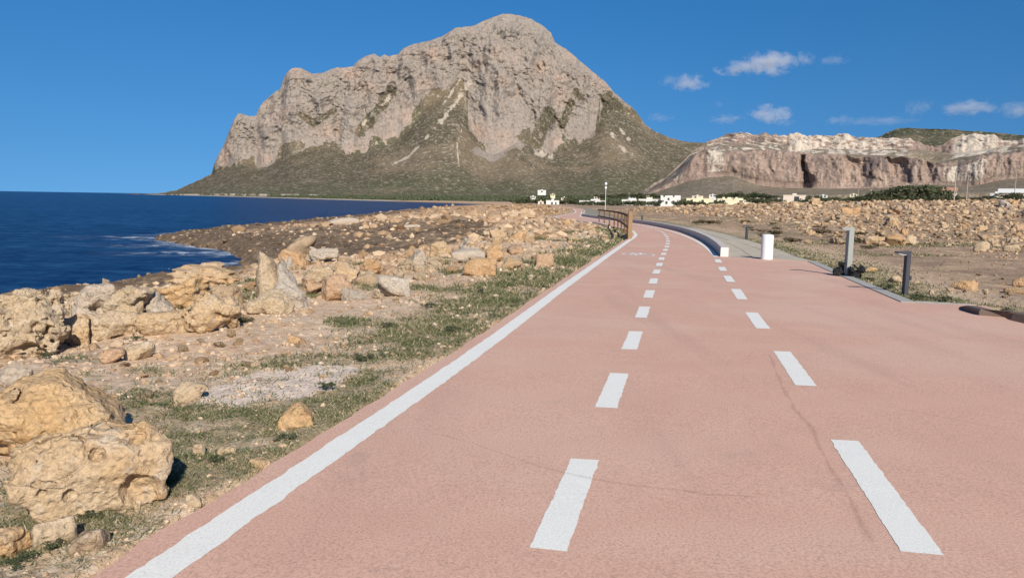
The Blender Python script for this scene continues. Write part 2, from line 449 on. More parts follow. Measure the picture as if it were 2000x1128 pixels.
# ---------------------------------------------------------------- sea
def sea_material():
    t = NT('sea_water', 0.3, 0.05)
    p = t.pos()
    n = t.noise(p, .03, 4, .6, .4)
    m = t.pos((.42, 1.0, 1.0), (0, 0, math.radians(-8)))
    w1 = t.noise(m, .75, 7, .68, .6); w2 = t.noise(m, 2.6, 5, .65, .4); w3 = t.noise(m, .07, 5, .6)
    c = t.mix(t.step(t.math('ADD', t.math('MULTIPLY', w3, .5), t.math('MULTIPLY', n, .5)), .4, .62), (.003, .020, .075), (.005, .034, .105))
    c = t.mix(t.math('MULTIPLY', t.step(w1, .48, .66), .75), c, (.024, .08, .175))
    c = t.mix(t.math('MULTIPLY', t.step(w1, .48, .36), .7), c, (.002, .011, .046))  # wave shading put into the colour: paler tops above, dark troughs here
    fm = t.math('MULTIPLY', t.attr('foam'), t.step(t.noise(m, 1.3, 6, .7, 1.0), .44, .60))
    crest = t.math('MULTIPLY', t.step(t.noise(m, .42, 7, .68, .3), .67, .71), .45)
    fm = t.math('MAXIMUM', fm, crest)
    c = t.mix(fm, c, (.62, .68, .74))
    h = t.math('ADD', t.math('MULTIPLY', w1, 1.0), t.math('MULTIPLY', w2, .35))
    r = t.math('ADD', .33, t.math('MULTIPLY', fm, .6))
    return t.done(c, t.bump(h, .6, .5), r)
sa = np.radians(np.linspace(-100, 30, 360)); sd = np.concatenate([np.geomspace(8, 900, 330), np.geomspace(950, 60000, 60)])
SD, SA = np.meshgrid(sd, sa, indexing='ij')
sx, sy = (SD * np.sin(SA)).ravel(), (SD * np.cos(SA)).ravel()
near = 1 - sstep(np.hypot(sx, sy), 120, 400)
sz = SEA + near * (0.07 * ridged2(sx / 5.5, sy / 2.2, 3, 31) + .05 * pn3(sx / 1.6, sy / .7, sx * 0))
sea_me = mesh_np('sea', np.c_[sx, sy, sz], grid_faces(*SD.shape), sea_material())
_dc = coast_d(sx, sy)
foam = (1 - sstep(-_dc, .2, 2.2)) * sstep(fbm2(sx / 3, sy / 3, 2, 41), -.45, .35)
for (px, py, rx, ry) in [(285, 465, 4.5, 1.0), (330, 461, 3, .8), (350, 482, 4.2, 2.0), (380, 497, 3.2, 1.6), (265, 470, 3.0, .5)]:
    d = ray(px, py); q = (SEA - CAMH) / d[2]
    foam = np.maximum(foam, np.exp(-((sx - q * d[0]) / rx) ** 2 - ((sy - q * d[1]) / ry) ** 2) * (.75 + .8 * fbm2(sx / 1.6, sy / .8, 3, 42)))
attr(sea_me, 'foam', np.clip(foam, 0, 1))
struct(link('sea', sea_me))

# ---------------------------------------------------------------- far land: mountain, quarry hills, coastal plain
HZ = lambda px: 388.8 + .0157 * (px - 1000)
def az_of(px):
    px = np.asarray(px, float)
    d = _F[None] + ((px - 1000) / FPX)[:, None] * _R[None] + ((564 - HZ(px)) / FPX)[:, None] * _U[None]
    return np.arctan2(d[:, 0], d[:, 1]), np.hypot(d[:, 0], d[:, 1])
def elev_tan(px, py):
    px = np.asarray(px, float); py = np.asarray(py, float)
    d = _F[None] + ((px - 1000) / FPX)[:, None] * _R[None] + ((564 - py) / FPX)[:, None] * _U[None]
    return d[:, 2] / np.hypot(d[:, 0], d[:, 1])
def far_material(name, rock_a, rock_b, rock_c, veg_a, veg_b, veg_c, sc_, zs=.45, scree_a=(.42, .345, .265), scree_b=(.58, .50, .40)):
    t = NT(name, 0.97, 0.05)
    p = t.pos()
    rk, scr, pk = t.attr('rock'), t.attr('scree'), t.attr('tint')
    pv = t.pos((1, 1, zs), (0, 0, 0))
    n1 = t.noise(p, .012 * sc_, 6, .65, .5); n2 = t.noise(pv, .06 * sc_, 7, .72, .6); n3 = t.noise(p, .16 * sc_, 5, .7)
    c = t.ramp(n2, [(.28, rock_c), (.42, rock_a), (.58, rock_a), (.75, rock_b)])
    c = t.mix(t.math('MULTIPLY', pk, .85), c, t.mix(t.step(n2, .4, .6), (.36, .25, .19), (.44, .32, .25)))
    c = t.mix(t.math('MULTIPLY', t.step(t.noise(p, .10 * sc_, 5, .8), .53, .60), .70), c, (.105, .095, .072))
    c = t.mix(t.math('MULTIPLY', t.step(t.noise(p, .13 * sc_, 4, .8, .5), .56, .64), .6), c, rock_b)
    v = t.ramp(n1, [(.3, veg_a), (.5, veg_b), (.7, veg_c)])
    v = t.mix(t.math('MULTIPLY', t.step(t.noise(p, .075 * sc_, 6, .8), .50, .57), .62), v, (.066, .063, .042))
    v = t.mix(t.math('MULTIPLY', t.step(t.noise(p, .0045 * sc_, 5, .6), .48, .62), .55), v, (.235, .175, .115))
    v = t.mix(t.math('MULTIPLY', pk, .75), v, t.mix(n3, (.06, .07, .036), (.115, .12, .065)))
    v = t.mix(t.math('MULTIPLY', t.step(t.noise(t.pos((1, 1, .12)), .028 * sc_, 5, .7), .52, .68), .45), v, (.27, .225, .165))
    v = t.mix(t.math('MULTIPLY', t.step(t.noise(p, .09 * sc_, 5, .85, .4), .55, .60), .85), v, (.40, .345, .28))
    c = t.mix(t.step(t.math('ADD', rk, t.math('MULTIPLY', t.math('SUBTRACT', n3, .5), .9)), .38, .62), v, c)
    cs_ = c
    c = t.mix(t.math('MULTIPLY', t.step(t.math('ADD', scr, t.math('MULTIPLY', t.math('SUBTRACT', n3, .5), 1.5)), .40, .75), .85), c, t.mix(n2, scree_a, scree_b))
    h = t.math('ADD', n2, t.math('MULTIPLY', n3, .45))
    if zs < .3:
        st = t.noise(t.pos((1, 1, .10)), .035, 6, .7, .3)
        c = t.mix(t.math('MULTIPLY', t.math('MULTIPLY', t.step(st, .50, .62), .8), rk), c, (.115, .092, .09))
        c = t.mix(t.math('MULTIPLY', t.math('MULTIPLY', t.step(t.noise(t.pos((1, 1, .3)), .05, 6, .75, .6), .54, .64), .75), rk), c, (.43, .34, .265))
        c = t.mix(t.math('MULTIPLY', t.math('MULTIPLY', t.step(t.noise(t.pos((1, 1, .5)), .11, 6, .8, .8), .55, .62), .75), rk), c, (.10, .085, .07))
    return t.done(c, t.bump(h, .6, 8.0 / sc_))
mtn_mat = far_material('limestone_mountain', (.30, .25, .212), (.41, .345, .295), (.20, .17, .142), (.085, .077, .047), (.112, .091, .059), (.14, .112, .075), 1.0)
qry_mat = far_material('quarry_rock', (.30, .215, .175), (.46, .35, .285), (.17, .14, .13), (.15, .13, .09), (.215, .175, .125), (.28, .225, .165), 1.6, .14, (.50, .415, .325), (.70, .62, .52))

RIDGE = [(250, 380), (300, 378.5), (325, 375), (345, 371), (370, 360), (395, 349), (415, 339), (420, 322), (428, 304), (440, 284), (452, 255), (462, 232), (470, 222), (480, 223), (490, 227), (503, 227), (512, 208),
         (522, 196), (532, 188), (542, 179), (552, 175), (558, 155), (566, 141), (575, 134), (590, 133), (602, 138), (612, 145), (635, 143), (650, 135), (662, 132), (676, 133), (692, 129), (704, 117),
         (718, 109), (733, 106), (744, 112), (752, 107), (762, 110), (778, 106), (788, 95), (808, 86), (840, 80), (866, 69), (888, 55), (925, 50), (938, 42), (958, 34), (978, 27), (992, 27), (1012, 32),
         (1032, 38), (1055, 52), (1069, 64), (1078, 84), (1100, 97), (1122, 116), (1150, 140), (1175, 160), (1195, 183), (1212, 197), (1232, 213), (1246, 231), (1256, 245), (1275, 257), (1300, 268), (1330, 276), (1365, 279), (1400, 281), (1450, 285), (1520, 290)]
CLIFF = [(250, 380), (345, 371), (395, 349), (415, 340), (440, 331), (455, 323), (480, 318), (498, 312), (504, 331), (520, 330), (535, 323), (548, 304), (565, 296), (585, 300), (598, 300), (612, 292), (640, 288), (668, 280), (676, 309), (690, 310), (712, 303),
         (722, 288), (740, 284), (777, 282), (786, 262), (800, 255), (815, 247), (822, 215), (832, 198), (850, 194), (872, 190), (890, 176), (905, 172), (912, 186), (908, 205), (906, 235), (914, 258), (924, 275), (940, 296), (955, 312), (966, 304),
         (985, 296), (1006, 272), (1020, 262), (1032, 262), (1041, 306), (1062, 310), (1084, 302), (1096, 280), (1110, 286), (1130, 282), (1158, 274), (1166, 250), (1168, 225), (1166, 205), (1180, 208), (1200, 216), (1222, 226), (1246, 238), (1258, 247), (1275, 259), (1300, 270), (1330, 278), (1365, 281), (1400, 283), (1450, 287), (1520, 292)]
def interp(tbl, px):
    a = np.array(sorted(tbl)); return np.interp(px, a[:, 0], a[:, 1])
def elev_px(P, X, Y, Z):                        # elevation angle expressed in picture-height units
    D = np.hypot(X, Y)
    return HZ(P) - (Z - CAMH) / D * 1385.0
def build_far(name, px, ridge, cliff, foot_py, Dr, Dfoot, mat, tcliff=1.75, n_t=130, n_c=200, n_b=36, back=700.0, amp=1.0, gully=46.0, tint_fn=None, scree_fn=None, rock_fn=None, seed=50, talus_pow=1.7, extra=None, smooth_px=3, vst=1.0, rug=.7, terrace=0.0):
    nc = len(px)
    az, _ = az_of(px)
    yr = interp(ridge, px) + 1.5 * rug * fbm2(px / 9, px * 0, 4, seed + 1) + (2.2 * rug * fbm2(px / 42, px * 0 + 7, 3, seed + 2) if rug > 1 else 0)
    yc = np.maximum(interp(cliff, px), yr + .8)
    hr = elev_tan(px, yr) * Dr + CAMH
    ycd = yc.copy(); kk = np.exp(-np.linspace(-2.2, 2.2, smooth_px) ** 2); kk /= kk.sum(); hw = smooth_px // 2
    yc = np.convolve(np.concatenate([np.full(hw, yc[0]), yc, np.full(hw, yc[-1])]), kk, 'valid'); yc = np.maximum(yc, yr + .8)
    Dc = Dr - np.maximum(hr - (elev_tan(px, yc) * Dr + CAMH), 0) / tcliff
    hc = elev_tan(px, yc) * Dc + CAMH
    hf = elev_tan(px, foot_py) * Dfoot + CAMH
    Dc = np.maximum(Dc, Dfoot + 60)
    t = np.linspace(0, 1, n_t)[:, None]
    tt = t + terrace * np.sin(2 * math.pi * 3 * (t + .22 * fbm2(px / 45, px * 0 + 3, 3, seed + 31)[None, :])) * np.sin(math.pi * t) + terrace * .5 * np.sin(2 * math.pi * 8 * (t + .1 * fbm2(px / 20, px * 0 + 5, 3, seed + 33)[None, :])) * np.sin(math.pi * t)
    D1 = Dfoot + (Dc - Dfoot) * t + 0 * tt; H1 = hf + (hc - hf) * np.clip(tt, 0, 1) ** talus_pow
    c = np.linspace(0, 1, n_c)[1:, None]
    prof = c ** .86
    ledge = 0.030 * np.sin(c * 21 + 2.2 * fbm2(px / 60, px * 0 + 1, 2, seed)[None, :]) * np.sin(np.pi * c)
    D2 = Dc + (Dr - Dc) * c; H2 = hc + (hr - hc) * np.clip(prof + ledge, 0, 1)
    b = np.linspace(0, 1, n_b)[1:, None]
    D3 = Dr + back * b; H3 = hr * (1 - .8 * b ** 1.3) + 0 * b
    D1[0] = D1[1] - 25; H1[0] = SEA - 6
    D = np.vstack([D1 + 0 * H1, D2, D3]); Hh = np.vstack([H1, H2, H3])
    rock = np.vstack([0 * D1, np.minimum(1, (c * (14 if rug < 1 else 60))) + 0 * D2, np.ones_like(D3)])
    A = np.broadcast_to(az[None, :], D.shape)
    X, Y, Z = D * np.sin(A), D * np.cos(A), Hh
    S = A * Dr.mean()                                          # metres along the face
    real = (np.maximum(hr - hc, 0) / np.maximum(hr.max(), 1))[None, :]
    rw = rock * np.minimum(1, real * 6)
    # ribs, gullies and facets of the rock face: move the face in and out along the view
    bt = ridged2(S / 170, Z / 420, 4, seed + 4)
    fine_ = fbm3(X / 48, Y / 48, Z / (60 * vst), 6, seed + 6, gain=.66)
    fz = rw * (gully * amp * (bt - .75) + 16 * amp * fine_ + 10 * amp * np.abs(fbm3(X / 19, Y / 19, Z / (27 * vst), 3, seed + 8)))
    fz = np.where(fz > 0, fz * np.vstack([0 * D1 + .5, np.clip(c * 2.2, 0, .8) + 0 * D2, 0 * D3 + .8]), fz)
    fz *= np.vstack([0 * D1, np.minimum(1, np.sin(np.pi * np.minimum(c, 1)) * 2 + .12) + 0 * D2, 0 * D3 + .15])
    fz += (1 - rw) * (6 * fbm2(S / 70, D / 90, 4, seed + 9)) * np.vstack([np.sin(np.pi * t) + 0 * D1, 0 * D2, 0 * D3])
    if extra is not None: fz = fz + extra(px[None, :] + 0 * D, np.vstack([0 * D1 - 1, c + 0 * D2, 0 * D3 + 2]))
    D = D - fz
    Z = Z + rw * np.vstack([0 * D1, np.sin(np.pi * c) + 0 * D2, 0 * D3]) * 5 * amp * fbm3(X / 40, Y / 40, Z / 40, 3, seed + 11)
    X, Y = D * np.sin(A), D * np.cos(A)
    me = mesh_np(name, np.c_[X.ravel(), Y.ravel(), Z.ravel()], grid_faces(*D.shape), mat)
    P = px[None, :] + 0 * D
    T = np.vstack([t - 1 + 0 * D1, c + 0 * D2, 1 + b + 0 * D3])   # -1..0 talus, 0..1 cliff
    if smooth_px > 3:
        Yq = elev_px(P, X, Y, Z) + 12 * fbm3(X / 60, Y / 60, Z / 80, 6, seed + 21, gain=.66)
        rw = np.where(T > 1, rw, sstep(ycd[None, :] - Yq, -7.0, 6.0) * np.minimum(1, real * 8))
    rr = rw.copy() if rock_fn is None else rock_fn(P, T, rw, X, Y, Z)
    tint = np.clip(sstep(fbm3(X / 130, Y / 130, Z / 130, 3, seed + 13), .12, .6) * rr, 0, 1)
    if tint_fn is not None: tint = tint_fn(P, T, tint, X, Y, Z)
    scr = np.zeros_like(D) if scree_fn is None else scree_fn(P, T, X, Y, Z)
    attr(me, 'rock', rr.ravel()); attr(me, 'tint', tint.ravel()); attr(me, 'scree', scr.ravel())
    return struct(link(name, me))

mpx = np.linspace(252, 1500, 780)
Dr_m = 2600 + 250 * sstep(mpx, 900, 1400) + 100 * sstep(700 - mpx, 0, 400)
foot_y = np.interp(mpx, [250, 320, 450, 600, 700, 800, 900, 1100, 1500], [380.4, 379.5, 378, 380, 382, 383, 382, 381, 384])
Df_m = np.interp(mpx, [250, 320, 450, 600, 700, 900, 1500], [2450, 2380, 1900, 1650, 1650, 1800, 1900])
def seg_d(P, Yp, pts, wid):                     # closeness to a polyline on the rock face (bearing, elevation)
    best = np.zeros_like(P)
    for (x0, y0), (x1, y1) in zip(pts[:-1], pts[1:]):
        dx, dy = x1 - x0, y1 - y0
        u = np.clip(((P - x0) * dx + (Yp - y0) * dy) / (dx * dx + dy * dy), 0, 1)
        best = np.maximum(best, np.exp(-(((P - x0 - u * dx) ** 2 + (Yp - y0 - u * dy) ** 2) / wid ** 2)))
    return best
def m_scree(P, T, X, Y, Z):
    Yp = elev_px(P, X, Y, Z)
    n = fbm2(P / 12, Yp / 12, 3, 77)
    s = np.zeros_like(P)
    for pts, wd in [([(915, 178), (880, 225), (845, 265)], 7), ([(845, 265), (800, 310), (745, 338)], 3.0), ([(900, 170), (862, 222)], 3), ([(762, 205), (735, 232), (708, 255)], 6),
                    ([(652, 230), (630, 246)], 3), ([(1046, 304), (1075, 312)], 7), ([(1185, 262), (1215, 300), (1230, 308)], 5), ([(1205, 262), (1228, 285)], 4),
                    ([(905, 250), (892, 290), (896, 330)], 2.0)]:
        s = np.maximum(s, seg_d(P, Yp, pts, wd))
    s = np.maximum(s, (T < -.955 + .02 * n) * (P < 640) * .9)
    return np.clip(s * (.62 + .9 * n), 0, .8)
def m_rock(P, T, rw, X, Y, Z):
    Yp = elev_px(P, X, Y, Z)
    n = fbm2(P / 16, Yp / 16, 4, 78)
    r = rw.copy()
    for pts, wd in [([(765, 195), (735, 235), (705, 268)], 11), ([(655, 232), (615, 255), (590, 240)], 6), ([(1068, 235), (1045, 285)], 15), ([(1110, 215), (1095, 255)], 8), ([(1120, 195), (1130, 205)], 7),
                    ([(1180, 205), (1200, 240)], 13), ([(850, 200), (815, 240)], 12), ([(555, 300), (590, 292)], 8)]:
        r = r * (1 - np.clip(1.25 * seg_d(P, Yp, pts, wd) * (1 + .5 * n), 0, 1))
    for pts, wd in [([(960, 308), (995, 285)], 16), ([(1005, 285), (1015, 292)], 9), ([(930, 300), (960, 316)], 9)]:
        r = np.maximum(r, .9 * seg_d(P, Yp, pts, wd) * (1 + .5 * n))
    out = np.where(T < 0, np.maximum(r, .42 * sstep(fbm2(P / 7, Yp / 5, 3, 79), .35, .7)), r)
    return np.clip(out, 0, 1)
def m_tint(P, T, tint, X, Y, Z):
    Yp = elev_px(P, X, Y, Z)
    s = tint * .55 + (T < 0) * 0
    for (x, y, rx, ry) in [(930, 265, 22, 16), (752, 288, 28, 14), (520, 318, 14, 12), (440, 310, 10, 30), (1085, 285, 12, 12), (1050, 150, 16, 14), (1110, 130, 12, 9), (975, 175, 14, 10), (690, 165, 20, 14), (780, 122, 12, 12),
                           (800, 240, 22, 20), (640, 268, 24, 12), (690, 300, 14, 12), (845, 130, 20, 12), (1165, 150, 10, 10), (1090, 170, 12, 9), (720, 190, 18, 12)]:
        s = np.maximum(s, .95 * np.exp(-((P - x) / rx) ** 2 - ((Yp - y) / ry) ** 2))
    s = np.clip(s * (1 + .5 * fbm2(P / 9, Yp / 9, 3, 81)), 0, 1)
    low = np.clip((1 - sstep(T, -.75, -.42)) * (.75 + .6 * fbm2(P / 30, T * 6, 3, 82)), 0, 1)
    return np.where(T < 0, low, s)
build_far('mountain', mpx, RIDGE, CLIFF, foot_y, Dr_m, Df_m, mtn_mat, smooth_px=71, tint_fn=m_tint, scree_fn=m_scree, rock_fn=m_rock)

# quarry: cliff band with spoil benches above, a wooded hill behind
qpx = np.linspace(1180, 2300, 500)
Q_TOP = [(1180, 399), (1225, 392), (1265, 380), (1300, 362), (1320, 348), (1338, 326), (1354, 304), (1380, 296), (1420, 296), (1470, 292), (1500, 293), (1560, 296), (1600, 303), (1700, 306), (1760, 306), (1795, 311), (1815, 320), (1850, 320), (1870, 314), (1930, 300), (2000, 296), (2200, 290), (2500, 290)]
Q_BASE = [(1180, 400), (1225, 393), (1265, 382), (1300, 368), (1325, 360), (1345, 352), (1390, 345), (1430, 343), (1480, 362), (1540, 367), (1640, 368), (1720, 367), (1790, 362), (1830, 360), (1900, 362), (1960, 350), (2000, 346), (2500, 350)]
def q_rock(P, T, rw, X, Y, Z): return np.where(T < 0, .25 * sstep(fbm2(P / 9, T * 12, 3, 91), .1, .6), 1.0)
def q_tint(P, T, tint, X, Y, Z):
    s = np.exp(-((P - 1700) / 75.) ** 2) * .9 + np.exp(-((P - 1470) / 40.) ** 2) * .6 + np.exp(-((P - 1960) / 70.) ** 2) * .9 + np.exp(-((P - 1640) / 20.) ** 2) * .6
    return np.clip(s * (.7 + .9 * fbm3(X / 50, Y / 50, Z / 90, 4, 92)), 0, 1) * (T > 0) * (T < 1.02)
def q_scree(P, T, X, Y, Z):
    s = np.exp(-((P - 1395) / 18.) ** 4) * (T > .15) * (T < 1) * .9
    s = np.maximum(s, np.exp(-((P - 1880) / 46.) ** 4) * (T > .1) * (T < .85))
    s = np.maximum(s, .55 * np.exp(-((P - 1640) / 14.) ** 2) * (T > 0) * (T < .5))
    s = np.maximum(s, .5 * np.exp(-((P - 1725) / 16.) ** 2) * (T > .4) * (T < 1))
    return np.clip(s * (.8 + .5 * fbm2(P / 14, T * 4, 3, 93)), 0, 1)
def q_cut(P, c):
    gash = np.exp(-((P - 1571 + 9 * c - 3 * np.sin(c * 7)) / np.clip(9.5 - 8 * c, 1.5, 10)) ** 2) * (c > -.05) * (c < .92)
    gash = gash * np.clip(.75 + .5 * fbm2(P / 6, c * 6, 3, 94), 0, 1.3)
    return -48.0 * gash
build_far('quarry_cliff', qpx, Q_TOP, Q_BASE, np.interp(qpx, [1180, 1280, 1350, 1500, 2000, 2500], [402, 392, 384, 381, 375, 375]), np.full(len(qpx), 1700.0), np.full(len(qpx), 1250.0), qry_mat,
          rug=2.2, vst=3.5, tcliff=3.2, n_t=56, n_c=110, n_b=20, back=60, amp=.62, gully=22, tint_fn=q_tint, scree_fn=q_scree, rock_fn=q_rock, seed=120, extra=q_cut)
spx = np.linspace(1200, 2300, 430)
S_TOP = [(1200, 396), (1250, 378), (1290, 352), (1318, 327), (1340, 304), (1356, 289), (1372, 277), (1385, 271), (1400, 266), (1425, 259), (1440, 258), (1455, 260), (1470, 262), (1485, 260), (1505, 264), (1532, 262), (1535, 259), (1560, 260), (1566, 264), (1600, 261), (1612, 264), (1640, 263), (1660, 266), (1690, 268),
         (1712, 267), (1730, 268), (1755, 270), (1775, 275), (1800, 284), (1815, 287), (1835, 280), (1850, 274), (1868, 266), (1885, 262), (1910, 260), (1930, 264), (1950, 273), (1975, 275), (2000, 271), (2200, 262), (2500, 268)]
S_BASE = [(1200, 397), (1250, 380), (1290, 355), (1318, 332), (1345, 303), (1400, 280), (1530, 282), (1545, 296), (1600, 290), (1700, 292), (1790, 292), (1850, 300), (1950, 286), (2000, 282), (2500, 282)]
def s_rock(P, T, rw, X, Y, Z):
    return np.clip(np.where(T < 0, .35, .8) + .8 * fbm2(P / 14, T * 6, 4, 95) * (P < 1540) + .3 * fbm2(P / 25, T * 3, 3, 98), 0, 1)
def s_scree(P, T, X, Y, Z):
    a = np.exp(-((P - 1660) / 120.) ** 4) * (T > -.75) * (.72 + .9 * fbm2(P / 14, T * 5, 4, 96))
    a = np.maximum(a, np.exp(-((P - 1555) / 24.) ** 4))
    a = np.maximum(a, np.exp(-((P - 1895) / 50.) ** 4) * .9 * (T > -.4))
    a = np.maximum(a, (P > 1940) * (.5 + .8 * fbm2(P / 20, T * 4, 3, 99)) * (T > -.6))
    a = np.maximum(a, (P < 1530) * sstep(fbm2((P + 60 * T) / 22, T * 5 + P / 40, 4, 97), -.05, .4) * .85)
    return np.clip(a, 0, 1)
build_far('quarry_spoil_hill', spx, S_TOP, S_BASE, np.interp(spx, [1200, 1270, 1318, 1350, 1500, 1600, 1760, 1810, 1870, 2000, 2500], [394, 378, 348, 308, 297, 303, 309, 335, 322, 300, 298]), np.full(len(spx), 1960.0), np.full(len(spx), 1720.0), qry_mat,
          rug=2.0, terrace=.05, tcliff=1.4, n_t=60, n_c=60, n_b=20, back=300, amp=.5, gully=14, scree_fn=s_scree, rock_fn=s_rock, seed=160, talus_pow=1.0)
hpx = np.linspace(1600, 2600, 240)
H_TOP = [(1600, 292), (1680, 276), (1705, 268), (1722, 259), (1740, 252), (1760, 250), (1800, 252), (1850, 253), (1870, 256), (1900, 257), (1950, 261), (2000, 266), (2200, 262), (2600, 268)]
build_far('wooded_hill', hpx, H_TOP, [(x, y + 2) for x, y in H_TOP], np.full(len(hpx), 330.0), np.full(len(hpx), 2700.0), np.full(len(hpx), 2250.0),
          far_material('scrub_hill', (.2, .17, .13), (.3, .26, .2), (.15, .13, .1), (.045, .055, .03), (.065, .068, .038), (.085, .08, .045), 1.0), n_t=70, n_c=8, n_b=16, seed=190, talus_pow=1.0)
# the coastal plain between the shore and the hills
pa = np.radians(np.linspace(-30, 60, 420)); pd = np.geomspace(300, 3600, 130)
PD, PA = np.meshgrid(pd, pa, indexing='ij'); plx, ply = (PD * np.sin(PA)).ravel(), (PD * np.cos(PA)).ravel()
pdc = coast_d(plx, ply) * np.where(ply > 500, .55, 1)
plz = SEA - 3 + 3.6 * sstep(pdc, -8, 10) + 2.2 * sstep(pdc, 5, 120) + 26 * sstep(np.hypot(plx, ply), 500, 2100) * sstep(pdc, 60, 900) + 1.4 * fbm2(plx / 90, ply / 90, 4, 61) * sstep(pdc, 20, 120)
plz = np.where(np.hypot(plx, ply) < 420, np.minimum(plz, -2.2), plz)
plain_mat_ = far_material('coastal_scrub', (.42, .34, .25), (.52, .44, .34), (.3, .24, .17), (.055, .072, .034), (.085, .09, .045), (.16, .135, .075), 2.2)
pl_me = mesh_np('plain', np.c_[plx, ply, plz], grid_faces(*PD.shape), plain_mat_)
attr(pl_me, 'rock', 1 - sstep(pdc + 10 * fbm2(plx / 40, ply / 40, 3, 62), 12, 34)); attr(pl_me, 'tint', 0 * plx); attr(pl_me, 'scree', (1 - sstep(pdc, 8, 24)) * .8 + .5 * sstep(fbm2(plx / 120, ply / 30, 3, 63), .4, .7))
struct(link('plain', pl_me))

# ---------------------------------------------------------------- the paved path
PZ = 0.02
def path_material():
    t = NT('pink_resin_asphalt', 0.85, 0.25)
    p = t.pos()
    n0 = t.noise(p, .35, 4, .6, .6); n1 = t.noise(p, 1.6, 5, .65, .3); n2 = t.noise(p, 90, 3, .75); n3 = t.noise(p, 260, 2, .6)
    c = t.mix(n1, (.55, .315, .235), (.66, .405, .302))
    c = t.mix(t.math('MULTIPLY', t.step(n0, .42, .66), .55), c, (.65, .44, .335))
    lanes = t.noise(t.pos((1.5, .12, 1), (0, 0, math.radians(12))), 1.0, 4, .6)
    c = t.mix(t.math('MULTIPLY', t.step(lanes, .5, .72), .28), c, (.45, .275, .215))
    c = t.mix(t.math('MULTIPLY', t.step(t.noise(p, .9, 6, .75, 1.2), .58, .72), .35), c, (.40, .27, .215))
    c = t.mix(t.math('MULTIPLY', t.step(t.noise(p, .23, 5, .7, .5), .55, .7), .4), c, (.70, .49, .36))
    c = t.mix(.75, c, t.ramp(n2, [(.28, .5), (.5, .97), (.7, 1.22)]), 'MULTIPLY')
    c = t.mix(t.math('MULTIPLY', t.step(n3, .64, .72), .7), c, (.80, .66, .58))
    c = t.mix(t.math('MULTIPLY', t.step(t.voro(p, 60), .17, .07), t.step(t.noise(p, 5, 3), .5, .62)), c, (.20, .12, .10))
    pit = t.math('MULTIPLY', t.step(t.voro(p, 15), .11, .05), t.step(t.noise(p, 2.1, 3), .55, .62))
    c = t.mix(t.math('MULTIPLY', pit, .6), c, (.28, .17, .14))
    h = t.math('ADD', n2, t.math('MULTIPLY', n3, .5))
    return t.done(c, t.bump(h, .22, .002))
def paint_material():
    t = NT('white_road_paint', 0.7, 0.3)
    p = t.pos(); n2 = t.noise(p, 110, 3, .75); n1 = t.noise(p, 3, 5, .7)
    c = t.mix(n1, (.74, .715, .655), (.83, .805, .735))
    c = t.mix(.55, c, t.ramp(n2, [(.28, .55), (.5, .97), (.7, 1.1)]), 'MULTIPLY')
    c = t.mix(t.math('MULTIPLY', t.step(t.noise(p, 150, 4, .8), .66, .74), .6), c, (.58, .42, .36))
    return t.done(c, t.bump(n2, .3, .002))
M['path'] = path_material(); M['paint'] = paint_material()
Y_WA = float(_wa[1])
def Xp_right(Y):
    Y = np.asarray(Y, float)
    near = X_right(Y) - .17
    u = sstep(Y, Y_DRIVE, Y_WA)
    mid = X_right(np.minimum(Y, Y_DRIVE)) * (1 - u) + X_wall(Y) * u
    return np.where(Y < Y_DRIVE, near, np.where(Y < Y_WA, np.interp(Y, [Y_DRIVE, Y_WA], [X_right(Y_DRIVE - 1e-3), X_wall(Y_WA)]), X_wall(Y) + .02))
def ribbon(name, ys, fl, fr, z, mat, ncol=2, skirt=0.0):
    ys = np.asarray(ys, float)
    l, r = fl(ys), fr(ys)
    u = np.linspace(0, 1, ncol)[None, :]
    X = l[:, None] * (1 - u) + r[:, None] * u
    Y = np.repeat(ys[:, None], ncol, 1); Z = g(Y) + z
    if skirt:
        X = np.hstack([X[:, :1] - .02, X, X[:, -1:] + .02]); Y = np.hstack([Y[:, :1], Y, Y[:, -1:]])
        Z = np.hstack([Z[:, :1] - skirt, Z, Z[:, -1:] - skirt])
    return mesh_np(name, np.c_[X.ravel(), Y.ravel(), Z.ravel()], grid_faces(*X.shape), mat, smooth=False)
ys_all = np.unique(np.concatenate([np.arange(-7, 30, .12), [Y_KERB - .26, Y_KERB - .02, Y_KERB, Y_DRIVE - .01, Y_DRIVE + .01], np.arange(30, 240, .6)]))
jl = lambda Y: X_left(Y) + .022 * fbm2(Y * 2.2, Y * 0, 4, 71, gain=.6)
path = struct(link('cycle_path', ribbon('cycle_path', ys_all, jl, Xp_right, PZ, M['path'], 8, .09)))
ys_f = np.concatenate([np.arange(-7, 24, .03), np.arange(24, 240, .4)])
wl = lambda s: (lambda Y: X_line(Y) + s * .075 * (1 + .25 * np.clip(np.gradient(X_line(Y), Y), 0, 2)) + .008 * fbm2(Y * 9, Y * 0 + s, 4, 72, gain=.7) * (Y < 24))
link('edge_line', ribbon('edge_line', ys_f, wl(-1), wl(1), PZ + .0025, M['paint'], 2), path)
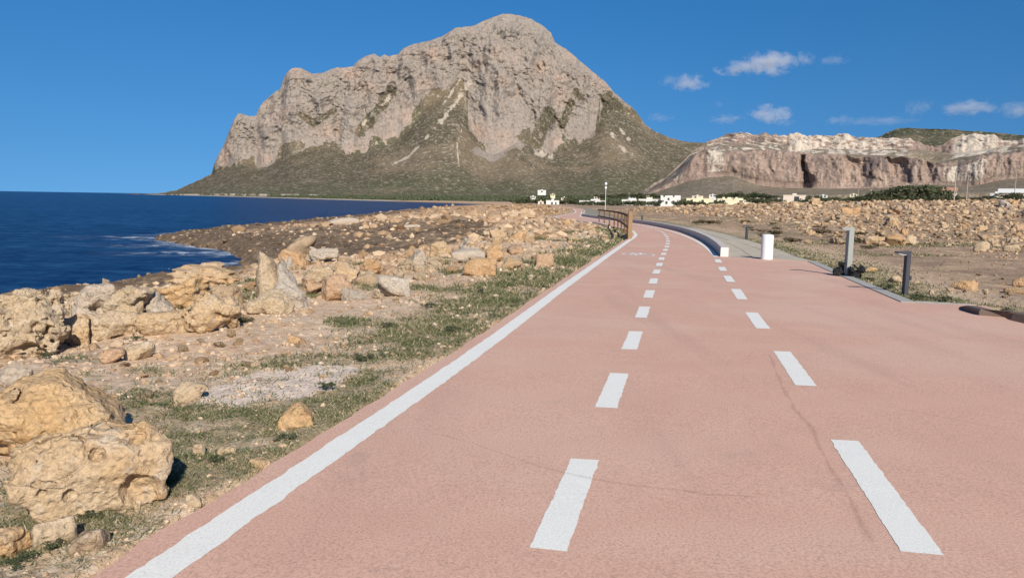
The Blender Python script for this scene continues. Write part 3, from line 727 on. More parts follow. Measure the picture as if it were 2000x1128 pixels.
def strip(name, fx, y0, y1, w, mat, jitter=.004, dz=.004):
    n = max(3, int((y1 - y0) / .025) if y0 < 14 else 4)
    ys = np.linspace(y0, y1, n)
    h = w / 2
    sl = np.gradient(fx(np.linspace(y0 - .3, y1 + .3, 9)), np.linspace(y0 - .3, y1 + .3, 9)).mean()
    k = math.sqrt(1 + sl * sl)
    jt = lambda s: jitter * 1.3 * fbm2(ys * 14, ys * 0 + s + y0, 4, 73, gain=.75)
    l, r = fx(ys) - h * k + jt(1), fx(ys) + h * k + jt(5)
    dy = np.zeros(n); e0, e1 = .012 * fbm2(np.array([y0]), np.array([2.]), 2, 4)[0], .012 * fbm2(np.array([y1]), np.array([3.]), 2, 4)[0]
    V = []
    for i in range(n):
        zz_ = g(ys[i]) + PZ + (.0018 if y0 < 12 else .005)
        V += [(l[i], ys[i] + (e0 if i == 0 else 0) + sl * h * k * .5, zz_), (r[i], ys[i] - (e0 if i == 0 else 0) - sl * h * k * .5, zz_)]
    F = [(2 * i, 2 * i + 1, 2 * i + 3, 2 * i + 2) for i in range(n - 1)]
    return mesh_np(name, np.array(V), np.array(F), mat, False)
def arc_y(fx, y0, y1):
    ys = np.arange(y0, y1, .02); xs = fx(ys)
    return ys, np.concatenate([[0], np.cumsum(np.hypot(np.diff(xs), np.diff(ys)))])
def y_at(px, py): return float(on_path(px, py)[1])
yy, ss = arc_y(X_mid, y_at(1077, 1083), 78)
ddash = (np.interp(y_at(1303.5, 473), yy, ss)) / 13.0
for k in range(-1, 34):
    s0 = k * ddash
    a = np.interp(s0, ss, yy) if k >= 0 else yy[0] - ddash * .97
    b = np.interp(s0 + .505 * ddash, ss, yy) if k >= 0 else yy[0] - ddash * .47
    if b < yy[-1] - .1: link('centre_dash', strip('centre_dash', X_mid, a, b, .135, M['paint']), path)
ry = [y_at(1784, 1090), y_at(1563, 758), y_at(1484, 645), y_at(1446, 587), y_at(1424, 553), y_at(1410, 531), y_at(1400, 514.5)]
rt = [y_at(1637, 866), y_at(1518, 690), y_at(1463, 613), y_at(1432, 566.5), y_at(1414, 540.5), y_at(1405, 523), y_at(1397, 508)]
for a, b in zip([ry[0] - 2.6] + ry, [rt[0] - 2.6] + rt):
    link('lane_dash', strip('lane_dash', X_rl, a, b, .145, M['paint']), path)
ys_r = np.concatenate([np.arange(y_at(1397, 503), 40, .2), np.arange(40, 130, .5)])
link('wall_side_line', ribbon('wall_side_line', ys_r, lambda Y: X_rl(Y) - .07, lambda Y: X_rl(Y) + .07, PZ + .004, M['paint'], 2), path)
def crack_material():
    t = NT('asphalt_crack', 0.95, 0.05); p = t.pos()
    col = t.mix(t.noise(p, 40, 4), (.26, .155, .12), (.38, .235, .18))
    t.put(t.b.inputs['Base Color'], col)
    u = t.attr('fade')
    t.put(t.b.inputs['Alpha'], t.math('MULTIPLY', t.step(t.math('ADD', t.math('MULTIPLY', u, .9), t.noise(p, 38, 5, .85)), .85, 1.4), .15))
    return t.m
M['crack'] = crack_material()
def crack(pts, w):
    P = np.array([on_path(*q) for q in pts])
    s = np.concatenate([[0], np.cumsum(np.linalg.norm(np.diff(P[:, :2], axis=0), axis=1))])
    u = np.arange(0, s[-1], .02); X = np.interp(u, s, P[:, 0]); Y = np.interp(u, s, P[:, 1])
    T = np.c_[np.gradient(X), np.gradient(Y)]; T /= np.linalg.norm(T, axis=1)[:, None]; N = np.c_[-T[:, 1], T[:, 0]]
    wob = .012 * fbm2(u * 2.5, u * 0 + pts[0][0], 6, 74, gain=.65)
    X = X + N[:, 0] * wob; Y = Y + N[:, 1] * wob
    wd = w * (.6 + .9 * fbm2(u * 3, u * 0 + pts[0][0] * .3, 3, 75)).clip(.15, 2)
    V = np.zeros((len(u), 3, 3))
    for k, q in enumerate((-1, 0, 1)):
        V[:, k, 0] = X + q * N[:, 0] * wd; V[:, k, 1] = Y + q * N[:, 1] * wd; V[:, k, 2] = g(V[:, k, 1]) + PZ + .002
    me = mesh_np('crack', V.reshape(-1, 3), grid_faces(len(u), 3), M['crack'], False)
    f = np.zeros((len(u), 3)); f[:, 1] = np.clip(np.minimum(u, u[-1] - u) / .25, 0, 1)
    attr(me, 'fade', f.ravel())
    link('crack', me, path)
crack([(795, 845), (870, 857), (950, 882), (1020, 908), (1090, 928), (1170, 945), (1240, 957), (1330, 965), (1400, 975), (1480, 980), (1570, 985)], .032)
crack([(1500, 690), (1520, 740), (1548, 800), (1590, 848), (1605, 890), (1640, 950), (1672, 1010), (1700, 1060), (1735, 1120)], .045)
crack([(1575, 775), (1700, 793), (1800, 812), (1950, 843), (2060, 862)], .018)
crack([(1790, 677), (1870, 693), (1925, 704)], .016)
crack([(1330, 640), (1440, 652), (1475, 690)], .012)
crack([(1190, 575), (1300, 567), (1420, 573)], .02)
# painted bicycle on the left lane
bk = on_path(1247, 498.5)
mb = MB()
def flat_ring(cx, cy, r0, r1, n=20):
    b = len(mb.v)
    for k in range(n):
        c, s = math.cos(2 * math.pi * k / n), math.sin(2 * math.pi * k / n)
        mb.v += [(cx + r0 * c, cy + r0 * s, 0), (cx + r1 * c, cy + r1 * s, 0)]
    for k in range(n):
        j = (k + 1) % n
        mb.f.append((b + 2 * k, b + 2 * k + 1, b + 2 * j + 1, b + 2 * j))
def flat_bar(x0, y0, x1, y1, w):
    d = Vector((x1 - x0, y1 - y0)); nrm = Vector((-d.y, d.x)).normalized() * w / 2; b = len(mb.v)
    mb.v += [(x0 - nrm.x, y0 - nrm.y, 0), (x1 - nrm.x, y1 - nrm.y, 0), (x1 + nrm.x, y1 + nrm.y, 0), (x0 + nrm.x, y0 + nrm.y, 0)]
    mb.f.append((b, b + 1, b + 2, b + 3))
flat_ring(-.24, 0, .20, .15); flat_ring(.24, 0, .20, .15)
for q in [(-.24, 0, -.06, .22), (-.06, .22, .17, .22), (.24, 0, .15, .30), (-.06, .22, .0, .0), (.0, .0, .17, .22), (-.24, 0, 0, 0), (-.12, .31, -.02, .31), (-.07, .31, -.06, .22), (.15, .30, .25, .32)]: flat_bar(*q, .05)
me = mb.mesh('bicycle_marking', M['paint'])
for v in me.vertices: v.co.z = float(g(bk[1] + v.co.y * 2.3)) - bk[2] + PZ + .005 + (.0008 if False else 0)
o = link('bicycle_marking', me, path, bk); o.scale = (1.0, 2.3, 1)

# ---------------------------------------------------------------- wall, pavement, kerbs
M['wall'] = plain_mat('grey_cement', (.52, .47, .42), .85, .2, .15, 5, bump=.2)
M['wall_end'] = plain_mat('pale_cement', (.66, .64, .60), .85, .2, .1, 6, bump=.2)
M['paver'] = plain_mat('grey_green_flagstone', (.42, .37, .295), .9, .15, .25, 3.5, bump=.4)
M['pavejoint'] = plain_mat('pavement_bed', (.27, .245, .19), .95, .1, .2, 6)
M['kerb'] = plain_mat('grey_concrete', (.36, .345, .315), .9, .15, .2, 7, bump=.3)
M['kerb_dark'] = plain_mat('dark_stained_kerb', (.17, .125, .10), .9, .15, .3, 6, bump=.4)
ysw = np.concatenate([np.arange(Y_WA, 45, .25), np.arange(45, 135, .5)])
xw = X_wall(ysw); gw = g(ysw)
nrm = np.c_[np.ones_like(ysw), -np.gradient(xw, ysw)]; nrm /= np.linalg.norm(nrm, axis=1)[:, None]
WT, WH = .21, .25
rings = [(0, -.1), (0, WH - .012), (.012, WH), (WT - .012, WH), (WT, WH - .012), (WT, -.1)]
V = np.zeros((len(ysw), 6, 3))
for k, (o_, h_) in enumerate(rings):
    V[:, k, 0] = xw + nrm[:, 0] * o_; V[:, k, 1] = ysw + nrm[:, 1] * o_; V[:, k, 2] = gw + PZ + h_
F = grid_faces(len(ysw), 6)
wall_root = empty('low_wall', (xw[0], ysw[0], gw[0]))
tag(wall_root, 'long low grey cement wall curving along the right side of the pink path', 'wall')
L0 = np.array([xw[0], ysw[0], gw[0]])
link('wall_run', mesh_np('wall_run', V.reshape(-1, 3) - L0, F, M['wall'], False), wall_root)
mb = MB()
e = [V[0, k] - L0 for k in range(6)]
fw = np.array([-nrm[0, 1], nrm[0, 0], 0]) * -.03
fw = np.array([nrm[0, 1], -nrm[0, 0], 0]) * .03
if fw[1] > 0: fw = -fw
mb.quad_prism([tuple(p + fw) for p in e], [tuple(p + fw * -.1) for p in e])
link('wall_end', mb.mesh('wall_end', M['wall_end']), wall_root)
# pavement behind the wall
def sw_left(Y): return np.where(Y < Y_WA, np.interp(Y, [Y_DRIVE, Y_WA], [X_right(Y_DRIVE + .01), X_wall(Y_WA)]) + .02, X_wall(Y) + WT * .9)
ysd = np.concatenate([np.arange(Y_DRIVE + .02, 45, .25), np.arange(45, 230, .6)])
pave = struct(link('pavement', ribbon('pavement', ysd, sw_left, lambda Y: X_right(Y) + .05, PZ - .004, M['pavejoint'], 4, .08)))
y = Y_DRIVE + .05
row = 0
while y < 46:
    dy = .46 if y < 30 else .9
    l0, l1 = float(sw_left(y)) + .03, float(sw_left(y + dy)) + .03
    r0, r1 = float(X_right(y)) - .02, float(X_right(y + dy)) - .02
    n = max(1, int(round(max(r0 - l0, r1 - l1) / (.62 if y < 30 else .9))))
    for k in range(n):
        if r0 - l0 < .05 * n and k > 0: continue
        u0, u1 = (k + .02) / n, (k + .98) / n
        zz = float(g(y)) + PZ + .006 + random.uniform(0, .006)
        zz1 = float(g(y + dy)) + PZ + .006
        q = [(l0 + (r0 - l0) * u0, y + .012, zz), (l0 + (r0 - l0) * u1, y + .012, zz), (l1 + (r1 - l1) * u1, y + dy - .012, zz1), (l1 + (r1 - l1) * u0, y + dy - .012, zz1)]
        m_ = MB(); m_.quad_prism([(a, b, c - .03) for a, b, c in q], q)
        link('paving_slab', m_.mesh('paving_slab', M['paver']), pave)
    y += dy; row += 1
# concrete edging on the right of the driveway
edge = empty('concrete_edging', (float(_kr[0, 0]), float(_kr[0, 1]), float(g(_kr[0, 1]))))
struct(edge); E0 = np.array(edge.location)
def edging(p0, p1, w, h, mat, parent, org, name, nmax=1.0, flip=1):
    p0, p1 = np.array(p0[:2]), np.array(p1[:2]); L = np.linalg.norm(p1 - p0); n = max(1, int(round(L / nmax)))
    t = (p1 - p0) / L; nn = np.array([t[1], -t[0]]) * flip
    for k in range(n):
        a, b = p0 + t * (L * k / n + .006), p0 + t * (L * (k + 1) / n - .006)
        q = [a, b, b + nn * w, a + nn * w]
        if flip < 0: q = q[::-1]
        m_ = MB()
        zb = [float(g(p[1])) for p in q]
        m_.quad_prism([(p[0] - org[0], p[1] - org[1], z - .1 - org[2]) for p, z in zip(q, zb)], [(p[0] - org[0], p[1] - org[1], z + h - org[2]) for p, z in zip(q, zb)])
        link(name, m_.mesh(name, mat), parent)
for a, b in zip(_kr[:-1], _kr[1:]): edging(a - [.17, 0], b - [.17, 0], .19, PZ + .012, M['kerb'], edge, E0, 'edging_block', 1.0, 1)
q0, q1 = on_path(1786, 592), on_path(1908, 599)
edging(q0, q1, .05, PZ + .012, M['kerb'], edge, E0, 'edging_block', 1.0, -1)
kp = [on_path(*q) for q in [(1903, 605), (1917, 612), (1942, 619), (1972, 625), (2003, 630), (2060, 640), (2140, 655)]]
kerb = empty('raised_kerb', kp[0]); tag(kerb, 'dark stained raised kerb bordering the grass at the right edge of the pink driveway', 'kerb')
K0 = np.array(kp[0])
kp = np.array(kp); kt = np.gradient(kp[:, :2], axis=0); kt /= np.linalg.norm(kt, axis=1)[:, None]; kn = np.c_[-kt[:, 1], kt[:, 0]]; kn[kn[:, 1] < 0] *= -1
def sec(q, h):
    p, nn = kp[q], kn[q]; z = float(g(p[1])) - K0[2]
    f = lambda o, zz: (p[0] + nn[0] * o - K0[0], p[1] + nn[1] * o - K0[1], z + zz)
    return [f(0, -.08), f(.04, PZ + h - .012), f(.055, PZ + h), f(.17, PZ + h), f(.19, PZ + h - .02), f(.19, -.08)]
for i in range(len(kp) - 1):
    m_ = MB(); m_.quad_prism(sec(i, .015 if i == 0 else .078), sec(i + 1, .078))
    link('kerb_block', m_.mesh('kerb_block', M['kerb_dark']), kerb)

# ---------------------------------------------------------------- street furniture
M['wood'] = plain_mat('dark_brown_wood', (.15, .085, .05), .8, .2, .3, 9, bump=.3)
M['wood_end'] = plain_mat('sunlit_wood', (.30, .19, .105), .8, .2, .3, 9, bump=.3)  # sunlight on the end post put into a lighter colour than the shaded posts
M['black_metal'] = plain_mat('dark_grey_metal', (.055, .055, .065), .55, .4, .2, 12)
M['grey_metal'] = plain_mat('galvanised_grey_metal', (.30, .31, .28), .6, .4, .12, 10)
M['lens'] = plain_mat('white_lamp_lens', (.75, .76, .80), .3, .5, .04)
M['white'] = plain_mat('white_painted_concrete', (.74, .74, .73), .7, .3, .08, 7, bump=.2)
def ray_top(px, py, P):                    # height above P of the photo row py, at P's distance
    d = ray(px, py); return CAMH + d[2] / d[1] * P[1] - P[2]
def bollard_lamp(px, py, pxt, pyt, w, label, metal, arm, arm_l=None, depth=None):
    P = on_path(px, py); P[2] = float(ground(P[0], P[1])) if X_right(P[1]) < P[0] else P[2] + PZ
    h = float(ray_top(pxt, pyt, P))
    r = empty('path_lamp', P); r.rotation_euler[2] = math.radians(12)
    tag(r, label, 'path lamp', 'low lamps along the right of the path')
    dp = depth or w
    m_ = MB(); m_.box(-w / 2, w / 2, -dp / 2, dp / 2, -.15, h, .006)
    link('post', m_.mesh('post', metal), r)
    if arm:
        L = arm_l or .28
        m_ = MB(); m_.loft([[(x, y, z) for x, y in [(-w / 2, -dp / 2), (-w / 2, dp / 2)] for z in (h - .055, h - .012)][i:i + 1] for i in []] if False else [[(-w / 2 + .002, -dp / 2, h - .055), (-w / 2 + .002, dp / 2, h - .055), (-w / 2 + .002, dp / 2, h - .003), (-w / 2 + .002, -dp / 2, h - .003)],
                                 [(-w / 2 - L, -dp / 2, h - .03), (-w / 2 - L, dp / 2, h - .03), (-w / 2 - L, dp / 2, h - .008), (-w / 2 - L, -dp / 2, h - .008)]])
        link('lamp_arm', m_.mesh('lamp_arm', metal), r)
        m_ = MB(); zz = h - .058
        m_.loft([[(-w / 2 - .01, -dp * .4, zz - .006), (-w / 2 - .01, dp * .4, zz - .006), (-w / 2 - .01, dp * .4, zz + .004), (-w / 2 - .01, -dp * .4, zz + .004)],
                 [(-w / 2 - L * .8, -dp * .4, zz + .012), (-w / 2 - L * .8, dp * .4, zz + .012), (-w / 2 - L * .8, dp * .4, zz + .02), (-w / 2 - L * .8, -dp * .4, zz + .02)]])
        link('lens', m_.mesh('lens', M['lens']), r)
    m_ = MB(); m_.box(-w * .75, w * .75, -dp * .75, dp * .75, -.02, .012); link('base_plate', m_.mesh('base_plate', metal), r)
    return r
tall = bollard_lamp(1655, 541, 1661, 443.5, .115, 'tall grey metal path lamp with black plastic wrapped round its foot', M['grey_metal'], True, .17, .10)
dark = bollard_lamp(1767, 575, 1768, 490, .075, 'dark grey path lamp with a cantilever arm beside the concrete edging, nearest the camera', M['black_metal'], True, .18)
m_ = MB(); m_.box(.05, .085, -.03, .03, .23, .30, .008); link('switch_box', m_.mesh('switch_box', M['black_metal']), dark)
bollard_lamp(1458, 468, 1458, 440, .09, 'small dark path lamp at the grass edge just left of and behind the white bollard', M['black_metal'], True, .12)
bollard_lamp(1254, 432, 1254, 420, .12, 'far dark path lamp just behind the end of the wooden railing', M['black_metal'], True, .12)
# white bollard
P = on_path(1497, 507.5); hb = float(ray_top(1497, 460, P)); rb = (11.3 / FPX) * P[1]
m_ = MB(); m_.lathe([(rb * .99, -.1), (rb, .02), (rb, hb - .03), (rb * .96, hb - .008), (rb * .86, hb)], 28)
bo = empty('white_bollard', (P[0], P[1], P[2] + PZ)); tag(bo, 'thick white cylindrical concrete bollard at the start of the paved footway', 'bollard')
link('shaft', m_.mesh('shaft', M['white'], True), bo)
m_ = MB(); m_.lathe([(rb * .86, hb - .004), (rb * .80, hb + .006), (rb * .5, hb + .016), (.002, hb + .02)], 28); link('cap', m_.mesh('cap', M['white'], True), bo)
# wooden railing
fp = [(1229.5, 467.5), (1224.5, 460), (1219.5, 455.5), (1213.5, 451), (1206.5, 448), (1199.5, 445), (1190, 442.5), (1180, 440), (1170, 437.5)]
ft = [414, 425, 424, 423, 421.3, 420, 419, 418, 416]
_d0, _d1 = on_path(*fp[0])[1], 57.0
_fy = _d0 + (_d1 - _d0) * np.linspace(0, 1, 9)
_fx = np.array([ray(px_, py_)[0] / ray(px_, py_)[1] * yy_ for (px_, py_), yy_ in zip(fp, _fy)])
rail = empty('wooden_railing', (float(_fx[0]), float(_fy[0]), float(g(_fy[0])))); tag(rail, 'brown wooden post and rail fence along the left bend of the pink path', 'fence')
O = np.array([_fx[0], _fy[0], float(g(_fy[0]))])
tops = []
for k in range(9):
    b = np.array([_fx[k], _fy[k], float(g(_fy[k]))]) - O
    hp = 1.12 if k == 0 else 1.0
    r = .085 if k == 0 else .045
    m_ = MB(); m_.box(b[0] - r, b[0] + r, b[1] - r, b[1] + r, b[2] - .3, b[2] + hp, .012)
    link('post', m_.mesh('post', M['wood_end'] if k == 0 else M['wood']), rail)
    tops.append(b)
for k in range(8):
    for h_, w_ in ((.96, .05), (.50, .045)):
        a, b = tops[k] + [-.10, 0, h_], tops[k + 1] + [-.10, 0, h_]
        a, b = Vector(a), Vector(b); dd = (b - a).normalized(); a, b = a + dd * .01, b - dd * .01
        side = Vector((dd.y, -dd.x, 0)).normalized() * .03; up = Vector((0, 0, w_))
        m_ = MB(); m_.quad_prism([a - side - up, a + side - up, a + side + up, a - side + up], [b - side - up, b + side - up, b + side + up, b - side + up])
        link('rail', m_.mesh('rail', M['wood']), rail)

# ---------------------------------------------------------------- rocks
def surface_nets(val, org, h):
    ins = val < 0
    nx, ny, nz = val.shape
    c = np.zeros((nx - 1, ny - 1, nz - 1), np.int8)
    for i in (0, 1):
        for j in (0, 1):
            for k in (0, 1): c += ins[i:nx - 1 + i, j:ny - 1 + j, k:nz - 1 + k]
    act = (c > 0) & (c < 8)
    idx = -np.ones(act.shape, np.int64); cells = np.argwhere(act); idx[act] = np.arange(len(cells))
    acc = np.zeros((len(cells), 3)); cnt = np.zeros(len(cells))
    cor = [(i, j, k) for i in (0, 1) for j in (0, 1) for k in (0, 1)]
    vv = {q: val[cells[:, 0] + q[0], cells[:, 1] + q[1], cells[:, 2] + q[2]] for q in cor}
    for q in cor:
        for ax in range(3):
            if q[ax] == 0:
                q2 = list(q); q2[ax] = 1; q2 = tuple(q2)
                a, b = vv[q], vv[q2]; m = (a < 0) != (b < 0)
                t = np.where(m, a / np.where(m, a - b, 1), 0)
                p = np.tile(np.array(q, float), (len(cells), 1)); p[:, ax] = t
                acc += p * m[:, None]; cnt += m
    V = (cells + acc / cnt[:, None]) * h + org
    F = []
    for ax in range(3):
        o1, o2 = [(1, 2), (2, 0), (0, 1)][ax]
        sl0 = [slice(None)] * 3; sl1 = [slice(None)] * 3
        sl0[ax] = slice(0, -1); sl1[ax] = slice(1, None)
        ch = ins[tuple(sl0)] != ins[tuple(sl1)]
        flip = ins[tuple(sl0)]
        E_ = np.argwhere(ch); fl = flip[ch]
        ok = (E_[:, o1] > 0) & (E_[:, o2] > 0) & (E_[:, o1] < val.shape[o1] - 1) & (E_[:, o2] < val.shape[o2] - 1)
        E_, fl = E_[ok], fl[ok]
        q = []
        for d1, d2 in ((0, 0), (1, 0), (1, 1), (0, 1)):
            e = E_.copy(); e[:, o1] -= 1 - d1; e[:, o2] -= 1 - d2
            q.append(idx[e[:, 0], e[:, 1], e[:, 2]])
        q = np.stack(q, 1); q[~fl] = q[~fl][:, ::-1]
        F.append(q)
    F = np.vstack(F); F = F[(F >= 0).all(1)]
    return V, F
def rock_shape(w, d, h, seed, res=34, planes=11, rough=.10, pits=.5, holes=(), lumps=(), strata=0.0, lean=0.0, cut=None, soft=.03):
    r = np.random.default_rng(seed)
    S = np.array([w, d, h])
    hh = max(w, d, h) / res
    lo = -S / 2 - 3 * hh; n = np.ceil((S + 6 * hh) / hh).astype(int) + 1
    ax = [lo[k] + hh * np.arange(n[k]) for k in range(3)]
    X, Y, Z = np.meshgrid(*ax, indexing='ij')
    qx, qy, qz = X / w - lean * (Z / h), Y / d, Z / h
    ms = S.min()
    N = r.normal(size=(planes, 3)); N[:, 2] = np.abs(N[:, 2]) * r.choice([1, .6, -.5], planes); N /= np.linalg.norm(N, axis=1)[:, None]
    off = r.uniform(.30, .46, planes)
    extra = [] if cut is None else cut
    acc = 0; k = 1 / soft
    for nn, o in list(zip(N, off)) + [(np.array(v[:3]) / np.linalg.norm(v[:3]), v[3]) for v in extra]:
        acc = acc + np.exp(np.clip(k * (nn[0] * qx + nn[1] * qy + nn[2] * qz - o), -60, 60))
    for nn, o in (((1, 0, 0), .47), ((-1, 0, 0), .47), ((0, 1, 0), .47), ((0, -1, 0), .47), ((0, 0, 1), .47), ((0, 0, -1), .48)):
        acc = acc + np.exp(np.clip(k * (nn[0] * qx + nn[1] * qy + nn[2] * qz - o), -60, 60))
    sd = np.log(acc) / k
    for (cx, cy, cz, rx, ry_, rz) in lumps:
        e = (np.sqrt(((qx - cx) / rx) ** 2 + ((qy - cy) / ry_) ** 2 + ((qz - cz) / rz) ** 2) - 1) * min(rx, ry_, rz)
        hq = np.clip(.5 + .5 * (sd - e) / .06, 0, 1); sd = sd * (1 - hq) + e * hq - .06 * hq * (1 - hq)
    sd = sd * ms
    b = max(w, d, h) ** .5 * .55
    f = 1 / (b * .55)
    near = np.abs(sd) < 5 * hh + .25 * ms
    x, y, z = X[near], Y[near], Z[near]
    nz = rough * ms * .78 * fbm3(x * f, y * f, z * f, 6, seed % 97, gain=.62)
    nz = nz + rough * ms * .30 * (np.abs(pn3(x * f * .9, y * f * .9, z * f * .9, seed % 71 + 2)) - .3) + rough * ms * .16 * (np.abs(pn3(x * f * 2.3, y * f * 2.3, z * f * 2.3, seed % 61 + 5)) - .3)
    ck = np.abs(pn3(x * f * .75, y * f * .75, z * f * .75, seed % 83 + 1)); nz = nz + ms * .06 * sstep(.05 - ck, 0, .05) * sstep(pn3(x * f * .6, y * f * .6, z * f * .6, seed % 37 + 9), .05, .35)
    if strata:
        zz = z + .25 * x * math.sin(seed) + .08 * h * fbm3(x * f * .6, y * f * .6, z * f * .6, 2, seed % 31)
        nz = nz + strata * ms * .12 * np.abs(np.sin(zz / h * 17))
    if pits:
        pn = pn3(x * f * 3.1, y * f * 3.1, z * f * 3.1, seed % 53 + 7)
        nz = nz + pits * ms * .10 * sstep(pn, .28, .62)
        pn = pn3(x * f * 7.3, y * f * 7.3, z * f * 7.3, seed % 41 + 3)
        nz = nz + pits * ms * .035 * sstep(pn, .2, .6)
    sd[near] += nz
    for (cx, cy, cz, rr) in holes:
        hx = (np.sqrt(((X / w - cx) * w) ** 2 + ((Y / d - cy) * d) ** 2 + ((Z / h - cz) * h) ** 2) - rr * ms) + .55 * rr * ms * fbm3(X * 1.6 * f, Y * 1.6 * f, Z * 1.6 * f, 3, seed % 23)
        sd = np.maximum(sd, -hx)
    sd[[0, -1]] = np.maximum(sd[[0, -1]], .01); sd[:, [0, -1]] = np.maximum(sd[:, [0, -1]], .01); sd[:, :, [0, -1]] = np.maximum(sd[:, :, [0, -1]], .01)
    V, F = surface_nets(sd, lo, hh)
    mn, mx = V.min(0), V.max(0)
    V = (V - (mn + mx) / 2) / (mx - mn) * S
    V[:, 2] += h / 2
    return V, F
def hero(px0, py0, px1, py1, mat, label, seed, dr=.8, sink=.08, group=None, cat='rock', name='boulder', back=0.0, **kw):
    """a rock measured on the photograph: left, top, right and foot"""
    P = at((px0 + px1) / 2, py1)
    Dy = P[1]
    w = (px1 - px0) / FPX * Dy * 1.0
    hpx = (py1 - py0) / FPX * Dy
    d = dr * math.sqrt(w * max(hpx, .3 * w))
    c = P[:2] * (1 + (.42 * d + back) / np.hypot(*P[:2]))
    w *= c[1] / Dy
    zt = CAMH + ray((px0 + px1) / 2, py0)[2] / ray((px0 + px1) / 2, py0)[1] * c[1]
    z0 = min(float(ground(c[0], c[1])), P[2]) - sink * hpx
    h = max(zt - z0, .25 * hpx)
    res = int(np.clip((px1 - px0) * .28, 18, 84)) if 'res' not in kw else kw.pop('res')
    V, F = rock_shape(w, d, h, seed, res=res, **kw)
    a = math.atan2(c[0], c[1])
    me = mesh_np(name, V, F, M[mat])
    o = link(name, me, None, (c[0], c[1], z0)); o.rotation_euler = (0, 0, -a)
    tag(o, label, cat, group)
    return o
H = hero
H(-30, 727, 252, 897, 'ochre', 'large smooth ochre sandstone block at the left edge, behind the pitted boulder with holes', 11, dr=1.0, planes=5, rough=.055, pits=.05, strata=.2, cut=[(.75, -.1, .55, .33), (-.35, -.2, .8, .36), (.1, -.75, .6, .36)], soft=.03)
H(38, 826, 332, 1002, 'tan', 'nearest big boulder with holes and a pitted tan surface, in front of the ochre block', 23, dr=.8, planes=7, rough=.085, pits=.14, holes=[(.24, -.5, -.28, .20), (-.15, -.46, -.2, .08), (.02, -.36, .2, .08), (.28, -.3, .33, .12), (-.3, -.46, -.12, .05)],
  lumps=[(-.22, -.05, -.05, .3, .42, .42), (.3, 0, .05, .2, .38, .36), (.05, .05, .12, .3, .36, .3)], cut=[(.2, -.3, 1, .38), (-.6, 0, .8, .36)])
H(541, 787, 614, 834, 'ochre', 'single yellow ochre rock among the grass close to the white edge line', 31, planes=8, rough=.08, pits=.2, cut=[(-.5, -.3, .8, .22), (.7, 0, .6, .3)])
H(67, 1013, 149, 1066, 'pale', 'angular white-topped rock in the bottom left corner beside the reddish rock', 33, planes=7, rough=.07, pits=.15, cut=[(.2, -.7, .5, .2)])
H(-25, 1018, 63, 1082, 'orange', 'rough reddish orange rock cut by the left edge in the bottom left corner', 37, planes=9, rough=.15, pits=.7)
H(-45, 568, 130, 692, 'pale', 'huge pale pockmarked boulder at the left edge with an undercut foot', 41, dr=.9, planes=8, rough=.15, pits=.9, holes=[(.05, -.5, -.42, .28), (.12, -.46, .0, .07), (.3, -.42, .02, .06)], lumps=[(-.15, 0, .1, .38, .4, .4), (.2, 0, -.12, .3, .4, .3)])
H(105, 612, 172, 668, 'tan', 'small pocked lump leaning on the right flank of the huge pale boulder', 43, planes=8, rough=.14, pits=.7, holes=[(0, -.48, -.3, .2)])
H(0, 715, 62, 752, 'grey', 'grey stone behind the top of the large ochre block at the left edge', 45, planes=10, rough=.12, pits=.5)
H(144, 553, 222, 616, 'grey', 'grey overhanging rock with dark hollow underneath, left end of the pale rock cluster', 47, planes=7, rough=.12, pits=.4, holes=[(.12, -.5, -.25, .33)], lean=.25, back=.4)
H(205, 556, 300, 640, 'pale', 'pale standing rock with a deep dark cave opening, left of the pointed rock', 49, planes=8, rough=.12, pits=.5, holes=[(.22, -.48, .12, .25), (-.3, -.46, -.1, .1)], cut=[(-.7, 0, .6, .33)])
H(268, 560, 345, 632, 'grey', 'grey white rough rock sloping down to the right beside the cave opening', 51, planes=8, rough=.14, pits=.8, cut=[(.75, 0, .6, .22)])
H(160, 605, 300, 656, 'pale', 'low pale broken rock slab at the foot of the cave rock', 53, dr=.7, planes=9, rough=.14, pits=.7, strata=.3)
H(265, 606, 385, 650, 'tan', 'low pocked ledge rock joining the cave rock and the pale crested rock', 55, dr=.6, planes=8, rough=.15, pits=.9)
H(347, 569, 470, 646, 'tan', 'pitted rock with a white crest and brown hollows, right end of the pale cluster', 57, dr=.7, planes=7, rough=.15, pits=1.0, holes=[(.05, -.48, -.12, .14), (.12, -.46, -.3, .1)], cut=[(.65, -.1, .7, .27), (-.75, 0, .55, .3)])
H(330, 513, 480, 566, 'tan', 'long flat brown rock slab by the water behind the cluster', 59, dr=1.3, planes=6, rough=.08, pits=.3, strata=.7, cut=[(-.25, -.1, 1, .33)], back=1.0)
H(303, 538, 420, 605, 'ochre', 'big tan slab with a rectangular dark recess behind the pitted white crested rock', 61, dr=.9, planes=6, rough=.10, pits=.4, strata=.4, holes=[(.2, -.52, -.18, .22)], cut=[(-.55, 0, .85, .3)], back=.6)
H(412, 556, 476, 604, 'brown', 'blocky brown rock beside a black shadow left of the pointed rock', 63, planes=8, rough=.12, pits=.6, holes=[(-.15, -.5, .0, .2)])
H(500, 490, 575, 602, 'pale', 'tall pointed pale rock standing like a tooth above the others', 65, dr=.8, planes=4, rough=.12, pits=.45, cut=[(.72, -.1, .42, .2), (-.9, 0, .22, .36), (.25, -.9, .25, .3)], lean=-.18, soft=.03)
H(530, 515, 602, 602, 'grey', 'smooth grey slab leaning against the right side of the tall pointed rock', 67, planes=4, rough=.10, pits=.3, cut=[(.75, -.2, .6, .12), (-.75, 0, .35, .3)], lean=-.2, soft=.03)
